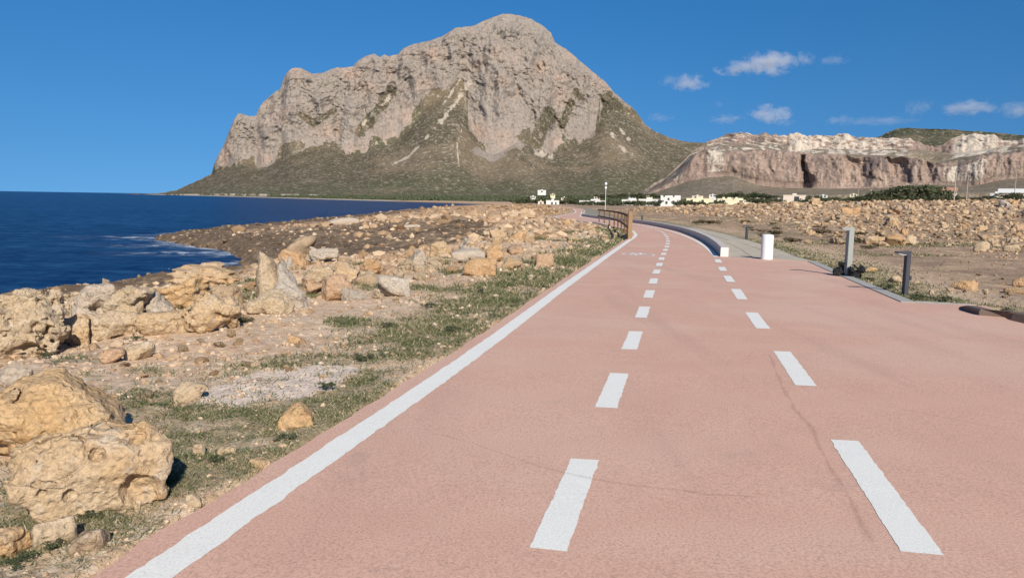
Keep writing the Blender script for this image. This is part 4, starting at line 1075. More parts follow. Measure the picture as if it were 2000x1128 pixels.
H(482, 566, 575, 612, 'pale', 'pale flat slab lying in front of the tall pointed rock', 69, planes=6, rough=.11, pits=.35, cut=[(-.6, -.2, .75, .2), (.6, -.2, .75, .24)])
H(545, 485, 602, 534, 'orange', 'yellow orange lump right behind the tip of the tall pointed rock', 71, planes=10, rough=.13, pits=.5)
H(557, 459, 618, 500, 'brown', 'dark brown tilted block topping the rock heap behind the pointed rock', 73, planes=6, rough=.08, pits=.3, lean=.4, cut=[(-.6, -.2, .8, .28)], back=.5)
H(603, 482, 662, 520, 'grey', 'grey pitted rock to the right of the dark brown tilted block', 75, planes=8, rough=.14, pits=.8)
H(590, 515, 655, 556, 'pale', 'pale brown rock in the middle of the heap right of the leaning grey slab', 77, planes=9, rough=.12, pits=.5)
H(640, 510, 703, 546, 'tan', 'tan weathered rock below the grey pitted rock in the heap', 79, planes=9, rough=.13, pits=.6)
H(586, 540, 632, 580, 'pink', 'pinkish rock low in the heap beside the leaning grey slab', 81, planes=9, rough=.12, pits=.5)
H(628, 535, 690, 585, 'pink', 'pink square hollowed rock at the front of the heap', 83, planes=8, rough=.11, pits=.4, holes=[(-.2, -.5, .1, .16)])
H(688, 533, 740, 560, 'brown', 'brown smooth flat rock at the right end of the heap', 85, planes=6, rough=.07, pits=.2, cut=[(-.6, 0, .8, .28)])
H(700, 502, 745, 536, 'orange', 'orange brown rock behind the smooth flat brown rock', 87, planes=9, rough=.13, pits=.6)
H(738, 536, 803, 577, 'grey', 'flat topped grey pink rock with dark undercut right side at the heap edge', 89, planes=7, rough=.08, pits=.3, holes=[(.2, -.52, -.35, .3)], cut=[(0, -.2, 1, .34)])
H(795, 486, 838, 521, 'grey', 'grey pointed rock with a dark shaded side standing apart beyond the heap', 91, planes=6, rough=.08, pits=.3, cut=[(-.75, -.2, .6, .18), (.85, 0, .45, .33)])
H(838, 469, 884, 498, 'tan', 'brown rounded rock behind the pale flat rock near the middle', 93, planes=9, rough=.12, pits=.5)
H(880, 485, 948, 515, 'grey', 'smooth pale grey flat rock on the orange stony ground', 95, planes=6, rough=.06, pits=.15, cut=[(-.3, -.2, 1, .3)])
H(903, 503, 972, 541, 'orange', 'rounded orange rock with a grey right half in front of the pale grey flat rock', 97, planes=8, rough=.09, pits=.3)
H(948, 478, 984, 512, 'orange', 'orange knobbly rock next to the pale grey flat rock', 99, planes=9, rough=.13, pits=.5)
H(988, 449, 1030, 478, 'orange', 'orange leaning block with dark cleft on its right, left of the railing', 101, planes=6, rough=.10, pits=.4, lean=.45)
H(1022, 452, 1046, 474, 'brown', 'brown rock on the right of the orange leaning block', 103, planes=8, rough=.10, pits=.4)
H(955, 446, 992, 470, 'tan', 'tan low rock on the left of the orange leaning block', 105, planes=9, rough=.12, pits=.4)
H(1045, 494, 1082, 521, 'pink', 'pale pink rock close to the grass left of the white edge line', 107, planes=8, rough=.09, pits=.3)
H(640, 424, 702, 440, 'grey', 'long flat grey slab standing out on the far shelf near the water', 109, dr=.7, planes=6, rough=.08, pits=.3, cut=[(-.3, -.2, 1, .3)], back=1)
H(782, 438, 822, 449, 'grey', 'low grey rock far out on the dark shelf', 111, planes=7, rough=.10, pits=.3)
H(878, 417, 904, 430, 'pale', 'pale rock far away near the water left of the railing', 113, planes=8, rough=.10, pits=.3)
H(340, 744, 402, 782, 'pale', 'flat angular stone lying on its own in front of the white crushed patch', 115, dr=.6, planes=5, rough=.06, pits=.15, cut=[(-.5, -.5, .75, .18), (.3, 0, 1, .28)])
H(244, 667, 302, 694, 'pale', 'flat pale stone tipped up on the grass below the rock cluster', 117, dr=.7, planes=6, rough=.07, pits=.2, cut=[(-.4, -.3, .9, .22)])
H(195, 680, 245, 703, 'pink', 'low reddish stone left of the flat pale tipped stone', 119, planes=9, rough=.10, pits=.4)
H(560, 655, 590, 672, 'orange', 'small orange stone alone in the stony bare ground', 121, planes=8, rough=.10, pits=.3)
H(425, 868, 465, 886, 'pale', 'small pale stone just right of the pitted boulder', 123, planes=7, rough=.08, pits=.2, name='stone', cat='stone')
H(375, 866, 402, 888, 'pale', 'pale upright stone in the shadow beside the pitted boulder', 125, planes=7, rough=.08, pits=.2, name='stone', cat='stone')
H(489, 894, 531, 920, 'tan', 'rounded tan stone in the grass near the white edge line', 127, planes=8, rough=.07, pits=.2, name='stone', cat='stone')
H(363, 964, 393, 990, 'pale', 'pale grey split stone sitting in the dark green grass', 129, planes=6, rough=.07, pits=.1, name='stone', cat='stone')
H(138, 1032, 215, 1075, 'brown', 'flat brown half buried stone right of the angular white-topped rock', 131, dr=.7, planes=8, rough=.08, pits=.3, sink=.3)
# right-hand field
H(1902, 471, 1930, 492, 'pale', 'rounded pale boulder at the edge of the brown bare soil on the right', 133, planes=9, rough=.08, pits=.2)
H(1960, 477, 1990, 491, 'pale', 'low pale boulder farther right along the edge of the bare soil', 135, planes=9, rough=.08, pits=.2)
H(1722, 455, 1766, 476, 'orange', 'long orange block in the rubble between the two path lamps', 137, planes=7, rough=.10, pits=.3)
H(1686, 460, 1726, 478, 'tan', 'tan block with a dark hollow right of the tall path lamp', 139, planes=8, rough=.12, pits=.4, holes=[(.1, -.5, -.1, .25)])
H(1766, 458, 1788, 476, 'pale', 'pale squarish block at the right end of the long orange block', 141, planes=7, rough=.08, pits=.2)
H(1980, 541, 2020, 560, 'orange', 'brown orange rock at the right picture edge with a black shadow', 143, planes=8, rough=.10, pits=.3)
H(1965, 560, 2030, 574, 'tan', 'flat tan rock below the brown orange rock at the right edge', 145, dr=.6, planes=8, rough=.08, pits=.3)
H(1860, 546, 1908, 566, 'orange', 'broken orange rock in the stones behind the grass, right of the dark path lamp', 147, planes=9, rough=.13, pits=.5)
H(1690, 521, 1713, 531, 'ochre', 'yellow flat stone just right of the tall path lamp', 149, planes=8, rough=.08, pits=.2)
H(1735, 538, 1760, 552, 'pale', 'pale stone left of the shaft of the dark path lamp', 151, planes=8, rough=.1, pits=.3, name='stone', cat='stone')
H(1784, 546, 1795, 553, 'pale', 'white stone right of the shaft of the dark path lamp', 153, planes=8, rough=.08, pits=.1, name='stone', cat='stone')
H(1814, 566, 1824, 575, 'pale', 'small white stone in the grass right of the dark path lamp', 155, planes=8, rough=.08, pits=.1, name='stone', cat='stone')
H(1848, 561, 1862, 568, 'pale', 'white flat stone behind the grass right of the small white stone', 157, planes=8, rough=.08, pits=.1, name='stone', cat='stone')
H(1918, 563, 1929, 575, 'pale', 'pale squarish stone above the dark raised kerb', 159, planes=6, rough=.06, pits=.1, name='stone', cat='stone')

# many smaller rocks: a few shapes, each rock an object of its own
TM = [('pale', 'pale'), ('tan', 'tan'), ('pink', 'pinkish'), ('orange', 'orange'), ('grey', 'grey'), ('brown', 'brown')]
VAR = {}
for mi, (mk, _n) in enumerate(TM):
    for q in range(4):
        s = 300 + mi * 10 + q
        V, F = rock_shape(1.0, .85, .62, s, res=20, planes=6 + 2 * q, rough=.17, pits=.7, soft=.03, cut=[(random.uniform(-.6, .6), -.2, .9, .3)])
        V[:, 2] -= .12
        VAR[mk, q] = mesh_np('rock', V, F, M[mk])
LM = [(n_, at(a, b)[:2]) for n_, a, b in [
    ('the ochre block', 120, 860), ('the boulder with holes', 180, 980), ('the single yellow ochre rock', 577, 830), ('the huge pockmarked boulder', 60, 680), ('the rock with the cave opening', 250, 640),
    ('the white crested pitted rock', 410, 640), ('the long flat slab by the water', 400, 560), ('the tall pointed rock', 540, 600), ('the dark brown tilted block', 588, 498), ('the pink hollowed rock', 660, 583),
    ('the flat topped undercut rock', 770, 575), ('the grey pointed rock', 816, 520), ('the smooth pale grey flat rock', 914, 513), ('the orange leaning block', 1008, 476), ('the pale pink rock by the grass', 1063, 520),
    ('the near end of the wooden railing', 1233, 467), ('the far end of the wooden railing', 1170, 438), ('the stone by the crushed patch', 370, 780), ('the white bollard', 1497, 507), ('the tall grey lamp', 1655, 541),
    ('the dark cantilever lamp', 1767, 575), ('the long orange block', 1744, 475), ('the rounded pale boulder on the right', 1916, 491), ('the broken orange rock', 1884, 565), ('the raised kerb', 1930, 612),
    ('the long low wall', 1330, 445), ('the beige block house', 1550, 408), ('the cream house', 1440, 410), ('the tallest utility pole', 1862, 402), ('the grey slab on the far shelf', 671, 440)]]
PENDING = []
def put_rock(x, y, s, weights, where, group, flat=1.0):
    mk, nm = TM[rng.choice(len(TM), p=weights)]
    o = link('rock', VAR[mk, int(rng.integers(4))], None, (x, y, float(ground(x, y)) - .03 * s))
    o.rotation_euler = (rng.normal(0, .16), rng.normal(0, .16), rng.uniform(0, 6.28))
    o.scale = (s * rng.uniform(.75, 1.3), s * rng.uniform(.7, 1.1), s * flat * rng.uniform(.6, 1.35))
    e = o.scale; form = 'flat ' if e[2] < .72 * e[0] else ('upright ' if e[2] > 1.25 * e[0] else '')
    tag(o, '', 'rock', group)
    best = min(LM, key=lambda q: np.hypot(q[1][0] - x, q[1][1] - y) / (1 + .0 * y))
    d = np.array([x, y]) - best[1]; v = best[1] / np.linalg.norm(best[1]); al = d @ v; ac = d @ np.array([v[1], -v[0]])
    rel = ('beyond' if al > 0 else 'in front of') if abs(al) > 1.6 * abs(ac) else ('right of' if ac > 0 else 'left of')
    PENDING.append((o, '%s%s rock' % (form, nm), '%s %s' % (rel, best[0]), float(np.hypot(*d))))
def name_rocks():
    groups_ = {}
    for q in PENDING: groups_.setdefault((q[1], q[2]), []).append(q)
    ords = ['nearest', 'second nearest', 'third nearest', 'fourth nearest', 'fifth nearest', 'sixth nearest', 'seventh nearest', 'eighth nearest', 'ninth nearest', 'tenth nearest']
    for (a, b), L in groups_.items():
        L.sort(key=lambda q: q[3])
        for k, q in enumerate(L):
            q[0]['label'] = ('loose %s lying %s' % (a, b)) if len(L) == 1 else '%s loose %s lying %s' % (ords[min(k, 9)], a, b)
def sample(px0, px1, py0, py1, n, smin, smax, weights, where, group, ok, power=2.2, flat=1.0):
    c = 0; tries = 0
    while c < n and tries < n * 12:
        tries += 1
        px = rng.uniform(px0, px1); py = rng.uniform(py0, py1) if py1 > py0 else np.interp(px, [500, 700, 850, 1000], [590, 560, 530, 492]) + rng.normal(-14, 20)
        P = at(px, py)
        if not ok(P[0], P[1]): continue
        u = rng.uniform() ** power
        put_rock(P[0], P[1], (smin + (smax - smin) * u) / FPX * P[1], weights, where, group, flat); c += 1
okl = lambda x, y: X_left(y) - x > 1.0 and coast_d(x, y) > .4 and y < 120
okr = lambda x, y: x - X_right(y) > 1.6 and y < 150
sample(500, 1010, 0, 0, 92, 15, 52, [.34, .24, .2, .07, .12, .03], 'in the tumbled heap between path and sea', 'rocks of the heap by the sea', okl, 1.5)
sample(860, 1180, 422, 520, 36, 11, 32, [.16, .26, .26, .20, .06, .06], 'on the orange stony ground left of the railing', 'rocks left of the railing', okl)
sample(20, 520, 560, 680, 24, 10, 34, [.4, .25, .15, .1, .1, 0], 'around the pale rock cluster', 'rocks round the pale cluster', okl)
sample(0, 700, 670, 1100, 26, 10, 30, [.4, .25, .2, .08, .05, .02], 'on the dry ground left of the path', 'stones on the dry ground', okl, 2.6)
sample(1560, 2000, 402, 480, 92, 11, 34, [.12, .36, .14, .2, .06, .12], 'in the rubble field on the right', 'rocks of the rubble field', okr, 1.9)
sample(1240, 1600, 408, 440, 18, 7, 13, [.2, .35, .1, .2, .05, .1], 'in the field behind the low wall', 'rocks of the field behind the wall', okr)
sample(1690, 2000, 535, 585, 24, 7, 16, [.5, .25, .1, .1, .05, 0], 'in the grass beyond the right edge of the driveway', 'stones by the driveway', lambda x, y: x - X_right(y) > .5)

name_rocks()
# uncountable small stones: one mesh
ico_v = np.array([(0, 0, -1)] + [(math.cos(a) * .894, math.sin(a) * .894, -.447) for a in np.arange(5) * 2 * math.pi / 5] + [(math.cos(a) * .894, math.sin(a) * .894, .447) for a in (np.arange(5) + .5) * 2 * math.pi / 5] + [(0, 0, 1)])
ico_f = np.array([(0, (k + 1) % 5 + 1, k + 1) for k in range(5)] + [(k + 1, (k + 1) % 5 + 1, k + 6) for k in range(5)] + [((k + 1) % 5 + 1, (k + 1) % 5 + 6, k + 6) for k in range(5)] + [(k + 6, (k + 1) % 5 + 6, 11) for k in range(5)])
def stone_mat(name, lo, mid, hi):
    t = NT(name, .95, .1); p = t.pos(); r = t.attr('tone')
    c = t.ramp(r, [(0, lo), (.35, mid), (.7, tuple((a + b) / 2 for a, b in zip(mid, hi))), (1, hi)])
    n = t.noise(p, 35, 4, .7)
    c = t.mix(.5, c, t.ramp(n, [(.25, .6), (.6, 1.0)]), 'MULTIPLY')
    return t.done(c, t.bump(n, .6, .02))
def stones(name, X, Y, size, mat, zsink=.25, seed=1):
    r = np.random.default_rng(seed); n = len(X)
    Z = ground(X, Y)
    jit = 1 + r.normal(0, .2, (n, 12, 1))
    V = ico_v[None] * jit
    V = V * np.stack([r.uniform(.7, 1.25, n), r.uniform(.65, 1.1, n), r.uniform(.4, .85, n)], 1)[:, None, :]
    a = r.uniform(0, 6.28, n); ca, sa_ = np.cos(a)[:, None], np.sin(a)[:, None]
    V = np.stack([V[:, :, 0] * ca - V[:, :, 1] * sa_, V[:, :, 0] * sa_ + V[:, :, 1] * ca, V[:, :, 2]], -1) * (size / 2)[:, None, None]
    V = V + np.stack([X, Y, Z + size * (.3 - zsink)], 1)[:, None, :]
    F = (ico_f[None] + (np.arange(n) * 12)[:, None, None]).reshape(-1, 3)
    me = mesh_np(name, V.reshape(-1, 3), F, mat, False)
    attr(me, 'tone', np.repeat(r.uniform(0, 1, n), 12))
    return struct(link(name, me), 'stuff')
def scatter(n, a0, a1, d0, d1, seed):
    r = np.random.default_rng(seed)
    a = np.radians(r.uniform(a0, a1, n)); D = np.exp(r.uniform(math.log(d0), math.log(d1), n))
    return D * np.sin(a), D * np.cos(a), r
M['gravel'] = stone_mat('loose_stones', (.34, .22, .135), (.52, .365, .235), (.66, .52, .38))
M['rubble'] = stone_mat('field_rubble', (.20, .125, .075), (.37, .245, .145), (.58, .43, .285))
M['shelfst'] = stone_mat('shelf_stones', (.07, .048, .032), (.15, .105, .068), (.33, .25, .17))
x, y, r = scatter(44000, -40, 16, 2.2, 75, 5)
gsp, dkk, dl, drr = cover(x, y)
dens = np.where(dl > -.05, .45 + .55 * (1 - gsp), 0) * sstep(coast_d(x, y), .2, 2) * (1 - .85 * dkk) * (.35 + .9 * sstep(fbm2(x / 1.9, y / 1.9, 3, 33), -.35, .35))
k = r.uniform(size=len(x)) < dens
x, y = x[k], y[k]; D = np.hypot(x, y)
s = D * (1.7 + 12 * r.uniform(size=len(x)) ** 5.0) / FPX
stones('gravel', x, y, np.maximum(s, .008), M['gravel'], seed=6)
x, y, r = scatter(42000, 2, 42, 11, 150, 15)
gsp, dkk, dl, drr = cover(x, y)
band = sstep(drr, 7, 12) * (.25 + .9 * sstep(fbm2(x / 5, y / 5, 3, 35), -.3, .4)) + .3 + .3 * sstep(y, 18, 26)
k = (drr > .4) & (r.uniform(size=len(x)) < band * (1 - .6 * gsp))
x, y = x[k], y[k]; D = np.hypot(x, y)
s = D * (1.8 + 11 * r.uniform(size=len(x)) ** 3.6 * sstep(x - X_right(y), 3, 9)) / FPX
stones('rubble', x, y, s, M['rubble'], seed=16)
x, y, r = scatter(26000, -38, 10, 6, 110, 65)
gsp, dkk, dl, drr = cover(x, y)
k = (dl > 1.2) & (coast_d(x, y) > .8) & (r.uniform(size=len(x)) < (.06 + .9 * heap_w(x, y)) * (1 - .8 * gsp) * (1 - .95 * dkk) * (.35 + .9 * sstep(fbm2(x / 2.2, y / 2.2, 3, 36), -.3, .4)))
x, y = x[k], y[k]; D = np.hypot(x, y)
M['heap'] = stone_mat('heap_stones', (.22, .135, .075), (.41, .27, .16), (.58, .43, .29))
stones('heap_rubble', x, y, D * (3.5 + 24 * r.uniform(size=len(x)) ** 3.0) / FPX, M['heap'], seed=66)
x, y, r = scatter(16000, -30, 8, 45, 330, 75)
gsp, dkk, dl, drr = cover(x, y)
k = (dl > .8) & (coast_d(x, y) > .8) & (r.uniform(size=len(x)) < .75 * (1 - .9 * dkk) * (.3 + .9 * sstep(fbm2(x / 6, y / 6, 3, 37), -.3, .4)))
x, y = x[k], y[k]; D = np.hypot(x, y)
M['far_rubble'] = stone_mat('orange_rubble', (.17, .10, .055), (.34, .21, .115), (.50, .35, .215))
stones('far_rubble', x, y, D * (1.8 + 8 * r.uniform(size=len(x)) ** 3.5) / FPX, M['far_rubble'], seed=76)
x, y, r = scatter(9000, -42, 4, 9, 120, 25)
gsp, dkk, dl, drr = cover(x, y)
k = (dkk > .25) & (dl > 4) & (coast_d(x, y) > -.3)
x, y = x[k], y[k]; D = np.hypot(x, y)
stones('shelf_stones', x, y, D * (2.2 + 9 * r.uniform(size=len(x)) ** 4) / FPX, M['shelfst'], seed=26)

# ---------------------------------------------------------------- grass
def grass_mat():
    t = NT('coarse_grass', .85, .2); r = t.attr('tone'); p = t.pos()
    c = t.ramp(r, [(0, (.05, .068, .03)), (.35, (.095, .115, .048)), (.58, (.19, .18, .09)), (.78, (.38, .31, .19)), (1, (.54, .44, .31))])
    return t.done(c)
def blades(name, x, y, hgt, wid, tone, seed, lean=1.0):
    r = np.random.default_rng(seed); n = len(x)
    z = ground(x, y)
    a = r.uniform(0, 6.28, n); l = r.uniform(.3, 1.6, n) * lean; b = r.uniform(0, 6.28, n)
    ca, sa_ = np.cos(a), np.sin(a); dx, dy = np.cos(b) * l, np.sin(b) * l
    w = wid / 2
    P = np.zeros((n, 3, 3))
    for k, (s, u) in enumerate([(-1, 0), (1, 0), (0, 1)]):
        P[:, k, 0] = x + s * w * ca + dx * hgt * u; P[:, k, 1] = y + s * w * sa_ + dy * hgt * u; P[:, k, 2] = z - .004 + hgt * u
    F = (np.arange(n) * 3)[:, None] + [0, 1, 2]
    me = mesh_np(name, P.reshape(-1, 3), F, M['grass'], False); attr(me, 'tone', np.repeat(tone, 3))
    return struct(link(name, me), 'stuff')
M['grass'] = grass_mat()
gX, gY = [], []
for (n_, a0, a1, d1, sd_) in ((900000, -40, 13, 46, 45), (260000, 16, 40, 34, 44)):
    x, y, r = scatter(n_, a0, a1, 2.0, d1, sd_)
    near_ = np.maximum(X_left(y) - x, x - X_right(y)); k = (near_ > -.01) & (near_ < 9) & (r.uniform(size=n_) < .8); x, y = x[k], y[k]
    gsp, dkk, dl, drr = cover(x, y)
    pat = sstep(fbm2(x / .28, y / .28, 3, 55), -.5, .2)
    k = r.uniform(size=len(x)) < gsp ** 1.2 * (.2 + .8 * pat) * (1 - .8 * white_patch(x, y)) * np.clip((x - X_left(y)) * 0 + 1, 0, 1)
    gX.append(x[k]); gY.append(y[k])
x, y = np.concatenate(gX), np.concatenate(gY); D = np.hypot(x, y)
tn = np.clip(r.beta(1.6, 2.3, len(x)) + .22 * fbm2(x / .9, y / .9, 3, 56) + .06 * sstep(D, 8, 22), 0, 1)
blades('grass', x, y, np.clip(D * 6.5 / FPX, .02, .075) * r.uniform(.5, 1.5, len(x)) * np.where(x > X_right(y) - .05, .55, 1), np.maximum(.0045, D * 2.2 / FPX), tn, 46, 1.3)
# dry tan stalks here and there
x, y, r = scatter(26000, -40, 40, 2.0, 30, 47)
gsp, dkk, dl, drr = cover(x, y)
k = (np.maximum(dl, drr) > .03) & (r.uniform(size=len(x)) < .10 + .35 * gsp) & (np.maximum(dl, drr) < 7)
x, y = x[k], y[k]; D = np.hypot(x, y)
blades('dry_grass', x, y, np.clip(D * 9 / FPX, .025, .10) * r.uniform(.5, 1.4, len(x)) * np.where(x > X_right(y) - .05, .6, 1), np.maximum(.003, D * .9 / FPX), r.uniform(.72, 1, len(x)), 48, 1.4)

# ---------------------------------------------------------------- shrubs and trees
def leaf_mat(name, a, b, c_):
    t = NT(name, .8, .15); oi = t.n('ObjectInfo'); p = t.pos()
    n = t.noise(p, 1.3, 3, .7)
    c = t.mix(n, a, b); c = t.mix(t.math('MULTIPLY', oi.outputs['Random'], .6), c, c_)
    return t.done(c)
M['leaf'] = leaf_mat('dark_evergreen_leaves', (.045, .060, .028), (.080, .095, .045), (.11, .105, .06))
M['leaf_dry'] = leaf_mat('dry_scrub_leaves', (.075, .055, .030), (.14, .105, .055), (.10, .10, .045))
M['bark'] = plain_mat('grey_brown_bark', (.16, .12, .08), .95, .1, .3, 6)
def crown_mesh(name, seed, n, mat, flat=1.0, leaf=.10, spread=1.0):
    r = np.random.default_rng(seed)
    k = 9
    cx = np.c_[r.normal(0, .3 * spread, k), r.normal(0, .3, k), r.uniform(.35, .85, k) * flat]; rad = r.uniform(.16, .36, k)
    w = r.integers(0, k, n); d = r.normal(size=(n, 3)); d /= np.linalg.norm(d, axis=1)[:, None]
    rr = rad[w] * r.uniform(.55, 1.08, n) ** .6
    C = cx[w] + d * rr[:, None] * [1, 1, .85 * flat]
    C[:, 2] = np.maximum(C[:, 2], .04)
    u = r.normal(size=(n, 3)); u /= np.linalg.norm(u, axis=1)[:, None]; v = np.cross(u, d); v /= np.linalg.norm(v, axis=1)[:, None] + 1e-6
    s = leaf * r.uniform(.6, 1.4, n)[:, None]
    P = np.stack([C - u * s, C + v * s * .6, C + u * s, C - v * s * .6], 1)
    F = (np.arange(n) * 4)[:, None] + np.arange(4)[None]
    me = mesh_np(name, P.reshape(-1, 3), F, mat, False)
    return me
CR = [crown_mesh('crown', 500 + k, 420, M['leaf'], 1.0, .075, 1.25) for k in range(5)]
CL = [crown_mesh('crown', 520 + k, 260, M['leaf_dry'], .6, .085, 1.3) for k in range(3)]
def trunk_mesh(h=.55):
    m_ = MB(); m_.tube((0, 0, -.1), (.02, .01, h * .6), .035, .026, 7); m_.tube((.02, .01, h * .55), (-.14, .05, h * 1.1), .022, .012, 6); m_.tube((.02, .01, h * .55), (.16, -.04, h * 1.15), .02, .01, 6)
    return m_.mesh('trunk', M['bark'])
TR = trunk_mesh()
PLAIN_Z = lambda X, Y: float(np.interp(math.hypot(X, Y), [250, 330, 420, 600, 1000, 2000], [-2.1, -2.3, -2.0, 1.0, 6.0, 20.0]))
def far_pt(px, D):
    d = ray(px, HZ(px)); a = math.atan2(d[0], d[1]); return D * math.sin(a), D * math.cos(a)
def z_for(px, py, X, Y):
    d = ray(px, py); return CAMH + d[2] / math.hypot(d[0], d[1]) * math.hypot(X, Y)
def bush(px0, py0, px1, py1, D, label, group, dry=False, name='bush', cat='bush'):
    px = (px0 + px1) / 2
    X, Y = far_pt(px, D)
    zb, zt = z_for(px, py1, X, Y), z_for(px, py0, X, Y)
    zb = max(min(zb, zt - .3), -3.0)
    w = (px1 - px0) / FPX * D / 1.15; h = zt - zb
    r = empty(name, (X, Y, zb), random.uniform(-.6, .6)); r.scale = (w, w, h)
    tag(r, label, cat, group)
    link('crown', (CL if dry else CR)[random.randrange(3 if dry else 5)], r)
    link('trunk', TR, r)
    return r
rs = random.Random(3)
ORD = ['first', 'second', 'third', 'fourth', 'fifth', 'sixth', 'seventh', 'eighth', 'ninth', 'tenth', 'eleventh', 'twelfth', 'thirteenth', 'fourteenth', 'fifteenth', 'sixteenth', 'seventeenth', 'eighteenth', 'nineteenth', 'twentieth', 'twenty first', 'twenty second']
# shrubs round the houses
for (a, b, y0, y1, n, D, lab, grp) in [
        (1010, 1075, 380, 402, 9, 440, 'dark green shrub in the thicket left of the small white house', 'shrubs left of the small white house'),
        (1090, 1150, 382, 403, 11, 445, 'dark green shrub between the small and the long white house', 'shrubs between the white houses'),
        (1130, 1200, 391, 405, 9, 365, 'low olive shrub in front of the long white house', 'shrubs in front of the long white house'),
        (1200, 1290, 390, 405, 12, 365, 'low dark shrub in front of the white villas', 'shrubs in front of the white villas'),
        (1170, 1300, 376, 390, 13, 520, 'dark green tree behind the white villas', 'trees behind the white villas'),
        (1318, 1420, 386, 408, 12, 340, 'rounded grey olive shrub left of the cream house', 'shrubs left of the cream house'),
        (1400, 1520, 372, 392, 12, 520, 'dark green tree behind the cream house', 'trees behind the cream house'),
        (1465, 1535, 384, 402, 9, 345, 'green shrub between the cream house and the beige house', 'shrubs between the cream and beige houses'),
        (1562, 1680, 380, 401, 17, 320, 'grey green shrub right of the beige house', 'shrubs right of the beige house'),
        (1660, 1850, 376, 398, 14, 300, 'low green shrub in front of the dark grove', 'shrubs in front of the dark grove'),
        (1870, 2010, 375, 397, 18, 290, 'dark green shrub by the white roofed house on the far right', 'shrubs on the far right')]:
    for k in range(n):
        cx = a + (b - a) * (k + rs.uniform(.1, .9)) / n; w = rs.uniform(12, 26); yb = y1 - rs.uniform(0, 3); yt = max(y0 + rs.uniform(0, (y1 - y0) * .45), yb - w * .8)
        bush(cx - w / 2, yt, cx + w / 2, yb, D + rs.uniform(-12, 12), '%s, %s from the left' % (lab, ORD[k]), grp)
for k in range(22):
    cx = 1690 + 165 * (k + rs.uniform(0, 1)) / 22; top = np.interp(cx, [1690, 1720, 1790, 1810, 1835, 1860], [384, 371, 361, 358, 366, 378])
    w = rs.uniform(30, 46); bush(cx - w / 2, top + rs.uniform(-1, 3), cx + w / 2, 396, 335 + rs.uniform(-10, 10), 'dense dark evergreen tree in the grove, %s from the left' % ORD[k], 'trees of the dark grove', name='tree', cat='tree')
# scrub dots on the plain: too many to count
def scrub(name, n, d0, d1, a0, a1, seed, mat):
    r = np.random.default_rng(seed); a = np.radians(r.uniform(a0, a1, n)); D = np.sqrt(r.uniform(d0 ** 2, d1 ** 2, n))
    X, Y = D * np.sin(a), D * np.cos(a)
    dc = coast_d(X, Y) * np.where(Y > 500, .55, 1)
    k = (dc > 25) & (fbm2(X / 70, Y / 70, 3, 66) > -.25); X, Y, D, dc = X[k], Y[k], D[k], dc[k]; n = len(X)
    z = SEA - 3 + 3.6 * sstep(dc, -8, 10) + 2.2 * sstep(dc, 5, 120) + 26 * sstep(D, 500, 2100) * sstep(dc, 60, 900) + 1.4 * fbm2(X / 90, Y / 90, 4, 61) * sstep(dc, 20, 120)
    s = r.uniform(1.2, 3.6, n) * (.7 + D / 1600)
    V = ico_v[None] * (1 + r.normal(0, .22, (n, 12, 1))) * np.stack([s, s, s * r.uniform(.45, .8, n)], 1)[:, None, :] * .6 + np.stack([X, Y, z + s * .2], 1)[:, None, :]
    F = (ico_f[None] + (np.arange(n) * 12)[:, None, None]).reshape(-1, 3)
    me = mesh_np(name, V.reshape(-1, 3), F, mat, False)
    struct(link(name, me), 'stuff')
scrub('scrubland', 9000, 470, 1700, -18, 48, 67, M['leaf'])
# low dry shrubs in the field
okf = lambda X, Y: X - X_right(Y) > 1.2
n = 0; DRY = []
while n < 22:
    px, py = rs.uniform(1290, 1700), rs.uniform(432, 492)
    P = at(px, py)
    if not okf(P[0], P[1]): continue
    s = rs.uniform(14, 34) / FPX * P[1]
    r_ = empty('shrub', P, rs.uniform(0, 6)); r_.scale = (s, s, s * .55)
    tag(r_, '', 'shrub', 'dry shrubs in the field'); DRY.append((px, r_))
    link('crown', CL[n % 3], r_); n += 1
for k, (_p, r_) in enumerate(sorted(DRY, key=lambda q: q[0])): r_['label'] = 'low dry brown shrub in the stony field behind the pavement, %s from the left' % ORD[k]

WD = [(105, 1075, 34), (45, 1095, 40), (262, 660, 22), (470, 628, 30), (250, 962, 40), (330, 940, 36), (180, 1010, 30), (420, 905, 26), (700, 700, 30), (560, 860, 28), (640, 760, 30), (755, 640, 22), (840, 600, 22), (1740, 566, 22), (1800, 585, 26), (1845, 588, 24), (1700, 548, 16), (880, 645, 26), (470, 990, 30), (90, 700, 24)]
WD.sort()
for k, (px, py, wpx) in enumerate(WD):
    P = at(px, py); s_ = wpx / FPX * P[1]
    r_ = empty('weed', P, rs.uniform(0, 6)); r_.scale = (s_, s_, s_ * .5)
    tag(r_, 'small leafy green weed growing at the side of the path, %s from the left' % ORD[k], 'weed', 'weeds beside the path')
    link('leaves', CR[k % 5], r_)
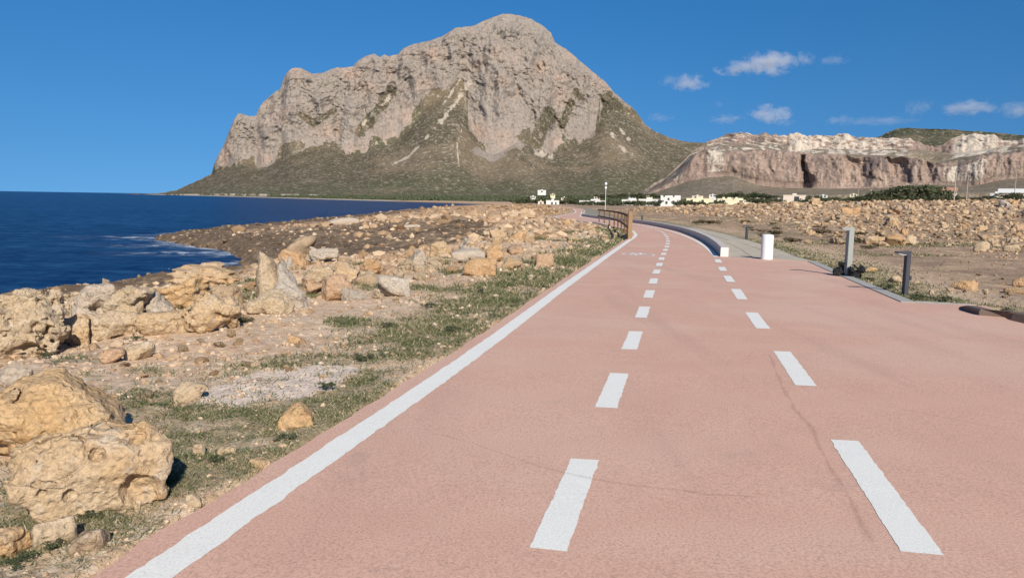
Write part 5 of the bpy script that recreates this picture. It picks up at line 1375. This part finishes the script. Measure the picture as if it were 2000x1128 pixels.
# ---------------------------------------------------------------- houses, poles, street lamp
M['wh'] = plain_mat('white_render', (.66, .645, .61), .85, .15, .06, .6)
M['cream'] = plain_mat('cream_render', (.74, .66, .46), .85, .15, .06, .6)
M['beige'] = plain_mat('pinkish_beige_render', (.66, .56, .47), .85, .15, .06, .6)
M['pane'] = plain_mat('dark_window_glass', (.05, .055, .06), .25, .5, .1, 1)
M['shutter'] = plain_mat('grey_shutter', (.28, .26, .25), .7, .2, .1, 2)
M['roof'] = plain_mat('pale_flat_roof', (.52, .44, .37), .9, .1, .1, 1)
M['tile'] = plain_mat('terracotta_tiles', (.45, .24, .16), .9, .1, .2, 2)
def house(px0, px1, py_t, py_b, D, mat, label, wins=(), depth=8.0, pitched=False, annex=None, parapet=.4, group=None, cols=()):
    px = (px0 + px1) / 2
    X, Y = far_pt(px, D); zb = z_for(px, py_b, X, Y); zt = z_for(px, py_t, X, Y)
    w = (px1 - px0) / FPX * D; h = zt - zb
    r = empty('house', (X, Y, zb), -math.atan2(X, Y)); tag(r, label, 'house', group)
    m_ = MB(); m_.box(-w / 2, w / 2, 0, depth, -2.5, h - .18); link('wall', m_.mesh('wall', mat), r)
    if pitched:
        m_ = MB(); m_.quad_prism([(-w / 2 - .3, -.4, h - .18), (w / 2 + .3, -.4, h - .18), (w / 2 + .3, depth / 2, h + 1.3), (-w / 2 - .3, depth / 2, h + 1.3)], [(-w / 2 - .3, -.4, h), (w / 2 + .3, -.4, h), (w / 2 + .3, depth / 2, h + 1.48), (-w / 2 - .3, depth / 2, h + 1.48)])
        link('roof', m_.mesh('roof', M['tile'] if pitched != 'white' else M['wh']), r)
    else:
        m_ = MB(); m_.box(-w / 2 - .12, w / 2 + .12, -.12, depth + .12, h - .178, h); rf = link('roof', m_.mesh('roof', mat), r)
        m_ = MB(); m_.box(-w * .1, w * .1, depth * .5, depth * .7, h, h + .7); link('roof_tank', m_.mesh('roof_tank', mat), rf)
    for (u, v, ww, hh_) in wins:
        cx, cz = -w / 2 + u * w, v * h
        m_ = MB(); m_.box(cx - ww / 2 - .08, cx + ww / 2 + .08, -.06, -.002, cz - hh_ / 2 - .08, cz + hh_ / 2 + .08); f_ = link('window', m_.mesh('window', M['shutter']), r)
        m_ = MB(); m_.box(cx - ww / 2, cx + ww / 2, -.075, -.062, cz - hh_ / 2, cz + hh_ / 2); link('pane', m_.mesh('pane', M['pane']), f_)
    for (u0, u1, v1) in cols:
        m_ = MB(); m_.box(-w / 2 + u0 * w, -w / 2 + u1 * w, .5, depth * .7, h, h + v1 * h); link('upper_storey', m_.mesh('upper_storey', mat), r)
    return r
house(1067, 1092, 391, 401.5, 400, M['wh'], 'small white house with a pale roof band, left end of the village', wins=[(.45, .45, .9, 1.1), (.75, .45, .7, 1.1)])
house(1051, 1062, 393, 400, 405, M['beige'], 'little pinkish outbuilding left of the small white house', wins=[(.5, .5, .8, .9)], depth=4)
house(1096, 1108, 386, 396, 470, M['beige'], 'greyish half hidden house behind the right corner of the small white house', wins=[(.5, .5, 1.2, 1.2)], depth=5)
house(1050, 1066, 371, 377, 900, M['wh'], 'tiny white house up the slope above the small white house', wins=[(.5, .5, 2, 1.6)])
house(1132, 1186, 391.5, 401, 405, M['wh'], 'long low white house behind the street lamp', wins=[(.2, .45, 1.2, 1.1), (.55, .45, 1.2, 1.1), (.85, .45, 1.2, 1.1)])
house(1187, 1203, 396, 402, 395, M['wh'], 'low white wall like outhouse right of the long low white house', wins=[(.5, .5, .8, .8)], depth=4)
house(1215, 1243, 389.5, 399.5, 400, M['wh'], 'white house with an arched looking upper part between long white house and big villa', wins=[(.35, .4, 1, 1.2), (.75, .4, 1, 1.2)], cols=[(.45, .95, .25)])
house(1248, 1287, 388.5, 398.5, 400, M['wh'], 'flat white house directly left of the big white villa', wins=[(.3, .4, 1.2, 1.1), (.7, .4, 1.2, 1.1)])
house(1291, 1328, 384.5, 402, 390, M['wh'], 'big two storey white villa with battlement like roof edge', wins=[(.3, .35, 1, 1.3), (.65, .35, 1, 1.3), (.4, .75, .9, 1)], cols=[(0, .12, .16), (.22, .55, .14), (.7, 1, .17)])
house(1342, 1392, 387, 397, 410, M['cream'], 'long low cream house partly behind olive shrubs', wins=[(.2, .5, 1.1, 1), (.6, .5, 1.1, 1)])
house(1402, 1424, 387.5, 398, 400, M['cream'], 'pale cream house just left of the bright yellow cream house', wins=[(.5, .5, 1.4, 1)])
house(1420, 1467, 390, 403, 370, M['cream'], 'bright yellow cream flat roofed house in the middle of the village', wins=[(.58, .78, 1.6, .5), (.85, .78, 1.6, .5)], cols=[(.05, .2, .35)])
house(1532, 1570, 380.5, 397, 360, M['beige'], 'pinkish beige block house with one shuttered window', wins=[(.6, .55, 2.0, 1.9)])
house(1511, 1531, 389, 394, 368, M['beige'], 'low open shed attached left of the pinkish beige house', wins=[(.5, .5, 2.6, .8)], depth=4)
house(1842, 1863, 372, 386, 400, M['beige'], 'pale pinkish house behind the tall pole in the grove on the right', wins=[(.4, .5, 1, 1.2)], pitched=True)
house(1963, 2030, 376, 385, 330, M['beige'], 'white house with a long sloping roof at the far right edge', wins=[(.3, .4, 1, 1.2)], pitched='white')
house(1935, 1952, 377, 383, 380, M['wh'], 'small white shed among dark shrubs left of the sloping white roof', wins=[(.5, .5, 1, 1)], depth=4)
for k, (a, b, t_, u_, dd) in enumerate([(1036, 1046, 383, 388, 640), (1075, 1084, 379, 383, 760), (1160, 1172, 384, 389, 640), (1228, 1242, 383, 388, 620), (1262, 1274, 382, 387, 680), (1352, 1372, 382, 388, 600), (1385, 1398, 380, 385, 700), (1428, 1450, 381, 388, 600), (1478, 1492, 381, 386, 660), (1600, 1614, 381, 386, 620), (1660, 1672, 379, 384, 680)]):
    house(a, b, t_, u_, dd, M[('wh', 'cream', 'beige')[k % 3]], 'tiny distant flat roofed house in the scrub behind the village, %s from the left' % ORD[k], wins=[(.3, .5, 1.2, 1.1), (.7, .5, 1.2, 1.1)], depth=6, group='distant houses behind the village')
M['pole'] = plain_mat('grey_wooden_pole', (.42, .36, .29), .9, .15, .2, 4)
M['polec'] = plain_mat('pale_concrete_pole', (.62, .59, .53), .9, .15, .1, 2)
def pole(px_t, py_t, px_b, py_b, D, r0, mat, label, arm=True):
    X, Y = far_pt(px_b, D); zb = z_for(px_b, py_b, X, Y); zt = z_for(px_t, py_t, X, Y)
    r = empty('utility_pole', (X, Y, zb), -math.atan2(X, Y)); tag(r, label, 'pole', 'utility poles along the far road')
    h = zt - zb
    m_ = MB(); m_.tube((0, 0, -2), (0, 0, h), r0, r0 * .65, 9); link('shaft', m_.mesh('shaft', mat), r)
    if arm:
        m_ = MB(); m_.box(-.6, .6, -.06 - r0, .02 - r0, h - .45, h - .33); a = link('crossarm', m_.mesh('crossarm', mat), r)
        m_ = MB()
        for u in (-.5, 0, .5): m_.tube((u, -r0, h - .33), (u, -r0, h - .15), .04, .03, 6)
        link('insulator', m_.mesh('insulator', M['shutter']), a)
for q in [(1867, 329, 1862, 390, 210, .16, 'pole', 'tallest wooden utility pole, at the right of the dark grove'), (1889, 340, 1886, 384, 270, .14, 'pole', 'wooden pole next to the right of the tallest pole'),
          (1797, 358, 1795, 388, 330, .2, 'polec', 'pale thick pole standing in front of the dark grove'), (1816, 361, 1814, 386, 360, .13, 'pole', 'thin pole just right of the pale thick pole'),
          (1733, 364, 1732, 392, 330, .13, 'pole', 'thin pole in front of the left part of the dark grove'), (1765, 366, 1764, 386, 390, .13, 'pole', 'thin pole in front of the middle of the dark grove'),
          (1701, 370, 1700, 387, 400, .13, 'polec', 'short pale pole at the left end of the dark grove'), (1676, 366, 1675, 381, 430, .12, 'pole', 'distant thin pole left of the dark grove'),
          (1725, 373, 1724, 391, 420, .1, 'pole', 'thin short pole close behind the pole at the left of the grove'), (1982, 330, 1979, 380, 290, .13, 'pole', 'thin pole near the white sloping roof at the far right'),
          (1393, 386, 1391, 407, 330, .14, 'polec', 'short pale pole among the shrubs left of the cream house'), (1229, 376, 1228, 397, 420, .1, 'pole', 'slender pole above the white houses')]:
    pole(q[0], q[1], q[2], q[3], q[4], q[5], M[q[6]], q[7])
X, Y = far_pt(1182.5, 150); zb = float(ground(X, Y)); zt = z_for(1183.5, 361, X, Y)
sl = empty('street_lamp', (X, Y, zb)); tag(sl, 'slim street lamp with a round white head beside the far bend of the path', 'street lamp')
m_ = MB(); m_.tube((0, 0, -.5), (0, 0, zt - zb), .075, .055, 10); link('pole', m_.mesh('pole', M['polec']), sl)
m_ = MB(); hh_ = zt - zb; m_.lathe([(.05, hh_ - .1), (.22, hh_ + .02), (.27, hh_ + .22), (.22, hh_ + .42), (.05, hh_ + .5)], 14); link('lamp_globe', m_.mesh('lamp_globe', M['lens'], True), sl)
m_ = MB(); m_.box(-.17, .17, -.12, -.06, hh_ - .75, hh_ - .35); link('sign_plate', m_.mesh('sign_plate', M['lens']), sl)

# ---------------------------------------------------------------- black plastic
def plastic_mat():
    t = NT('black_plastic_film', .38, .5); p = t.co(); n = t.noise(p, 14, 5, .7, 1.5)
    return t.done(t.mix(n, (.006, .006, .007), (.018, .018, .02)), t.bump(n, 1.0, .05))
M['plastic'] = plastic_mat()
def bag(P, w, d, h, seed, label, rot=0.0):
    V, F = rock_shape(w, d, h, seed, res=30, planes=9, rough=.3, pits=.9, lumps=[(-.25, 0, -.15, .24, .4, .36), (.27, 0, -.05, .2, .36, .42)], soft=.06)
    V[:, 2] -= .05 * h
    o = link('plastic_bag', mesh_np('plastic_bag', V, F, M['plastic'])); o.location = P; o.rotation_euler = (0, 0, rot)
    tag(o, label, 'plastic bag')
P = on_path(1646, 540)
bag((P[0] - .03, P[1] + .02, P[2] + .02), .36, .28, .31, 601, 'crumpled black plastic sheet bunched against the left of the tall grey lamp foot', .2)
P = on_path(1665, 542)
bag((P[0] + .02, P[1] - .10, P[2] + .02), .30, .25, .27, 603, 'crumpled black plastic bundle against the right of the tall grey lamp foot', -.3)
P = at(938, 571); bag((P[0], P[1], P[2] - .01), .11, .10, .085, 605, 'small black plastic scrap on the pale stones left of the path', .4)
P = on_path(1221, 468); bag((P[0] - .02, P[1] + .1, float(ground(P[0], P[1] + .1))), .26, .3, .33, 607, 'black bag lying under the near end of the wooden railing', .1)

# ---------------------------------------------------------------- clouds
def cloud_mat():
    m = bpy.data.materials.new('cloud_vapour'); m.use_nodes = True; t = m.node_tree; t.nodes.clear()
    out = t.nodes.new('ShaderNodeOutputMaterial'); pv = t.nodes.new('ShaderNodeVolumePrincipled')
    tc = t.nodes.new('ShaderNodeTexCoord'); oi = t.nodes.new('ShaderNodeObjectInfo')
    def mth(op, a, b=0.0):
        n = t.nodes.new('ShaderNodeMath'); n.operation = op
        for s, v in zip(n.inputs, (a, b)):
            if isinstance(v, bpy.types.NodeSocket): t.links.new(v, s)
            else: s.default_value = v
        return n.outputs[0]
    ln = t.nodes.new('ShaderNodeVectorMath'); ln.operation = 'LENGTH'; t.links.new(tc.outputs['Object'], ln.inputs[0])
    nz = t.nodes.new('ShaderNodeTexNoise'); nz.noise_dimensions = '4D'
    nz.inputs['Scale'].default_value = 1.5; nz.inputs['Detail'].default_value = 5; nz.inputs['Roughness'].default_value = .62
    mp = t.nodes.new('ShaderNodeMapping'); mp.inputs['Scale'].default_value = (1.9, 1, 1.0); t.links.new(tc.outputs['Object'], mp.inputs[0]); t.links.new(mp.outputs[0], nz.inputs['Vector'])
    t.links.new(mth('MULTIPLY', oi.outputs['Random'], 40.0), nz.inputs['W'])
    a = mth('SUBTRACT', 1.0, ln.outputs['Value'])
    b = mth('ADD', mth('MULTIPLY', a, .95), mth('MULTIPLY', mth('SUBTRACT', nz.outputs['Fac'], .5), 2.8))
    d = mth('MULTIPLY', mth('MAXIMUM', mth('SUBTRACT', b, .22), 0.0), 1.0)
    edge_ = mth('MINIMUM', mth('MULTIPLY', mth('MAXIMUM', a, 0.0), 6.0), 1.0)
    oc = t.nodes.new('ShaderNodeAttribute'); oc.attribute_type = 'OBJECT'; oc.attribute_name = 'thickness'
    dd = mth('MULTIPLY', mth('MULTIPLY', d, edge_), oc.outputs['Fac'])
    t.links.new(dd, pv.inputs['Density']); pv.inputs['Color'].default_value = (.97, .96, .97, 1); pv.inputs['Anisotropy'].default_value = .2
    t.links.new(pv.outputs[0], out.inputs['Volume'])
    return m
M['cloud'] = cloud_mat()
mb = MB()
mb.lathe([(math.sin(math.pi * k / 10) + 1e-4, -math.cos(math.pi * k / 10)) for k in range(11)], 18)
cl_me = mb.mesh('cloud', M['cloud'])
for (cx, cy_, rx, ry_, th, lab) in [
        (1500, 124, 52, 21, .030, 'largest white cloud, high above the quarry hills'), (1440, 134, 44, 13, .022, 'flat white tail on the left of the largest cloud'), (1568, 115, 22, 13, .014, 'small round cloud right of the largest cloud'),
        (1630, 117, 26, 9, .010, 'faint thin cloud, last in the row right of the largest cloud'), (1347, 162, 36, 17, .022, 'small bright cloud nearest to the mountain flank'), (1303, 158, 17, 11, .015, 'tiny puff beside the small bright cloud near the mountain'),
        (1506, 222, 46, 17, .020, 'white cloud low over the quarry cliff'), (1420, 233, 36, 9, .012, 'thin streak of cloud left of the low white cloud'), (1530, 240, 24, 7, .007, 'faint wisp under the low white cloud'),
        (1288, 229, 26, 9, .009, 'faint wisp close above the mountain shoulder'), (1405, 204, 9, 7, .009, 'tiny speck of cloud above the thin streak'), (1640, 236, 26, 11, .008, 'faint cloud left of the wooded hill'),
        (1796, 211, 26, 15, .009, 'faint rounded cloud above the wooded hill'), (1890, 210, 44, 13, .018, 'long pale cloud above the right end of the wooded hill'), (1985, 213, 30, 14, .014, 'pale cloud cut by the right picture edge'), (1720, 236, 60, 8, .004, 'very faint long veil above the wooded hill')]:
    D = 9000.0; d = ray(cx, cy_); d = d / np.linalg.norm(d)
    o = link('cloud', cl_me, None, tuple(d * D)); sx_ = rx / FPX * D * 1.15; sz_ = ry_ / FPX * D * 1.2
    o.scale = (sx_, sx_ * .6, sz_); o.rotation_euler = (0, 0, -math.atan2(d[0], d[1]))
    o['thickness'] = th * .5; tag(o, lab, 'cloud', 'small fair weather clouds')
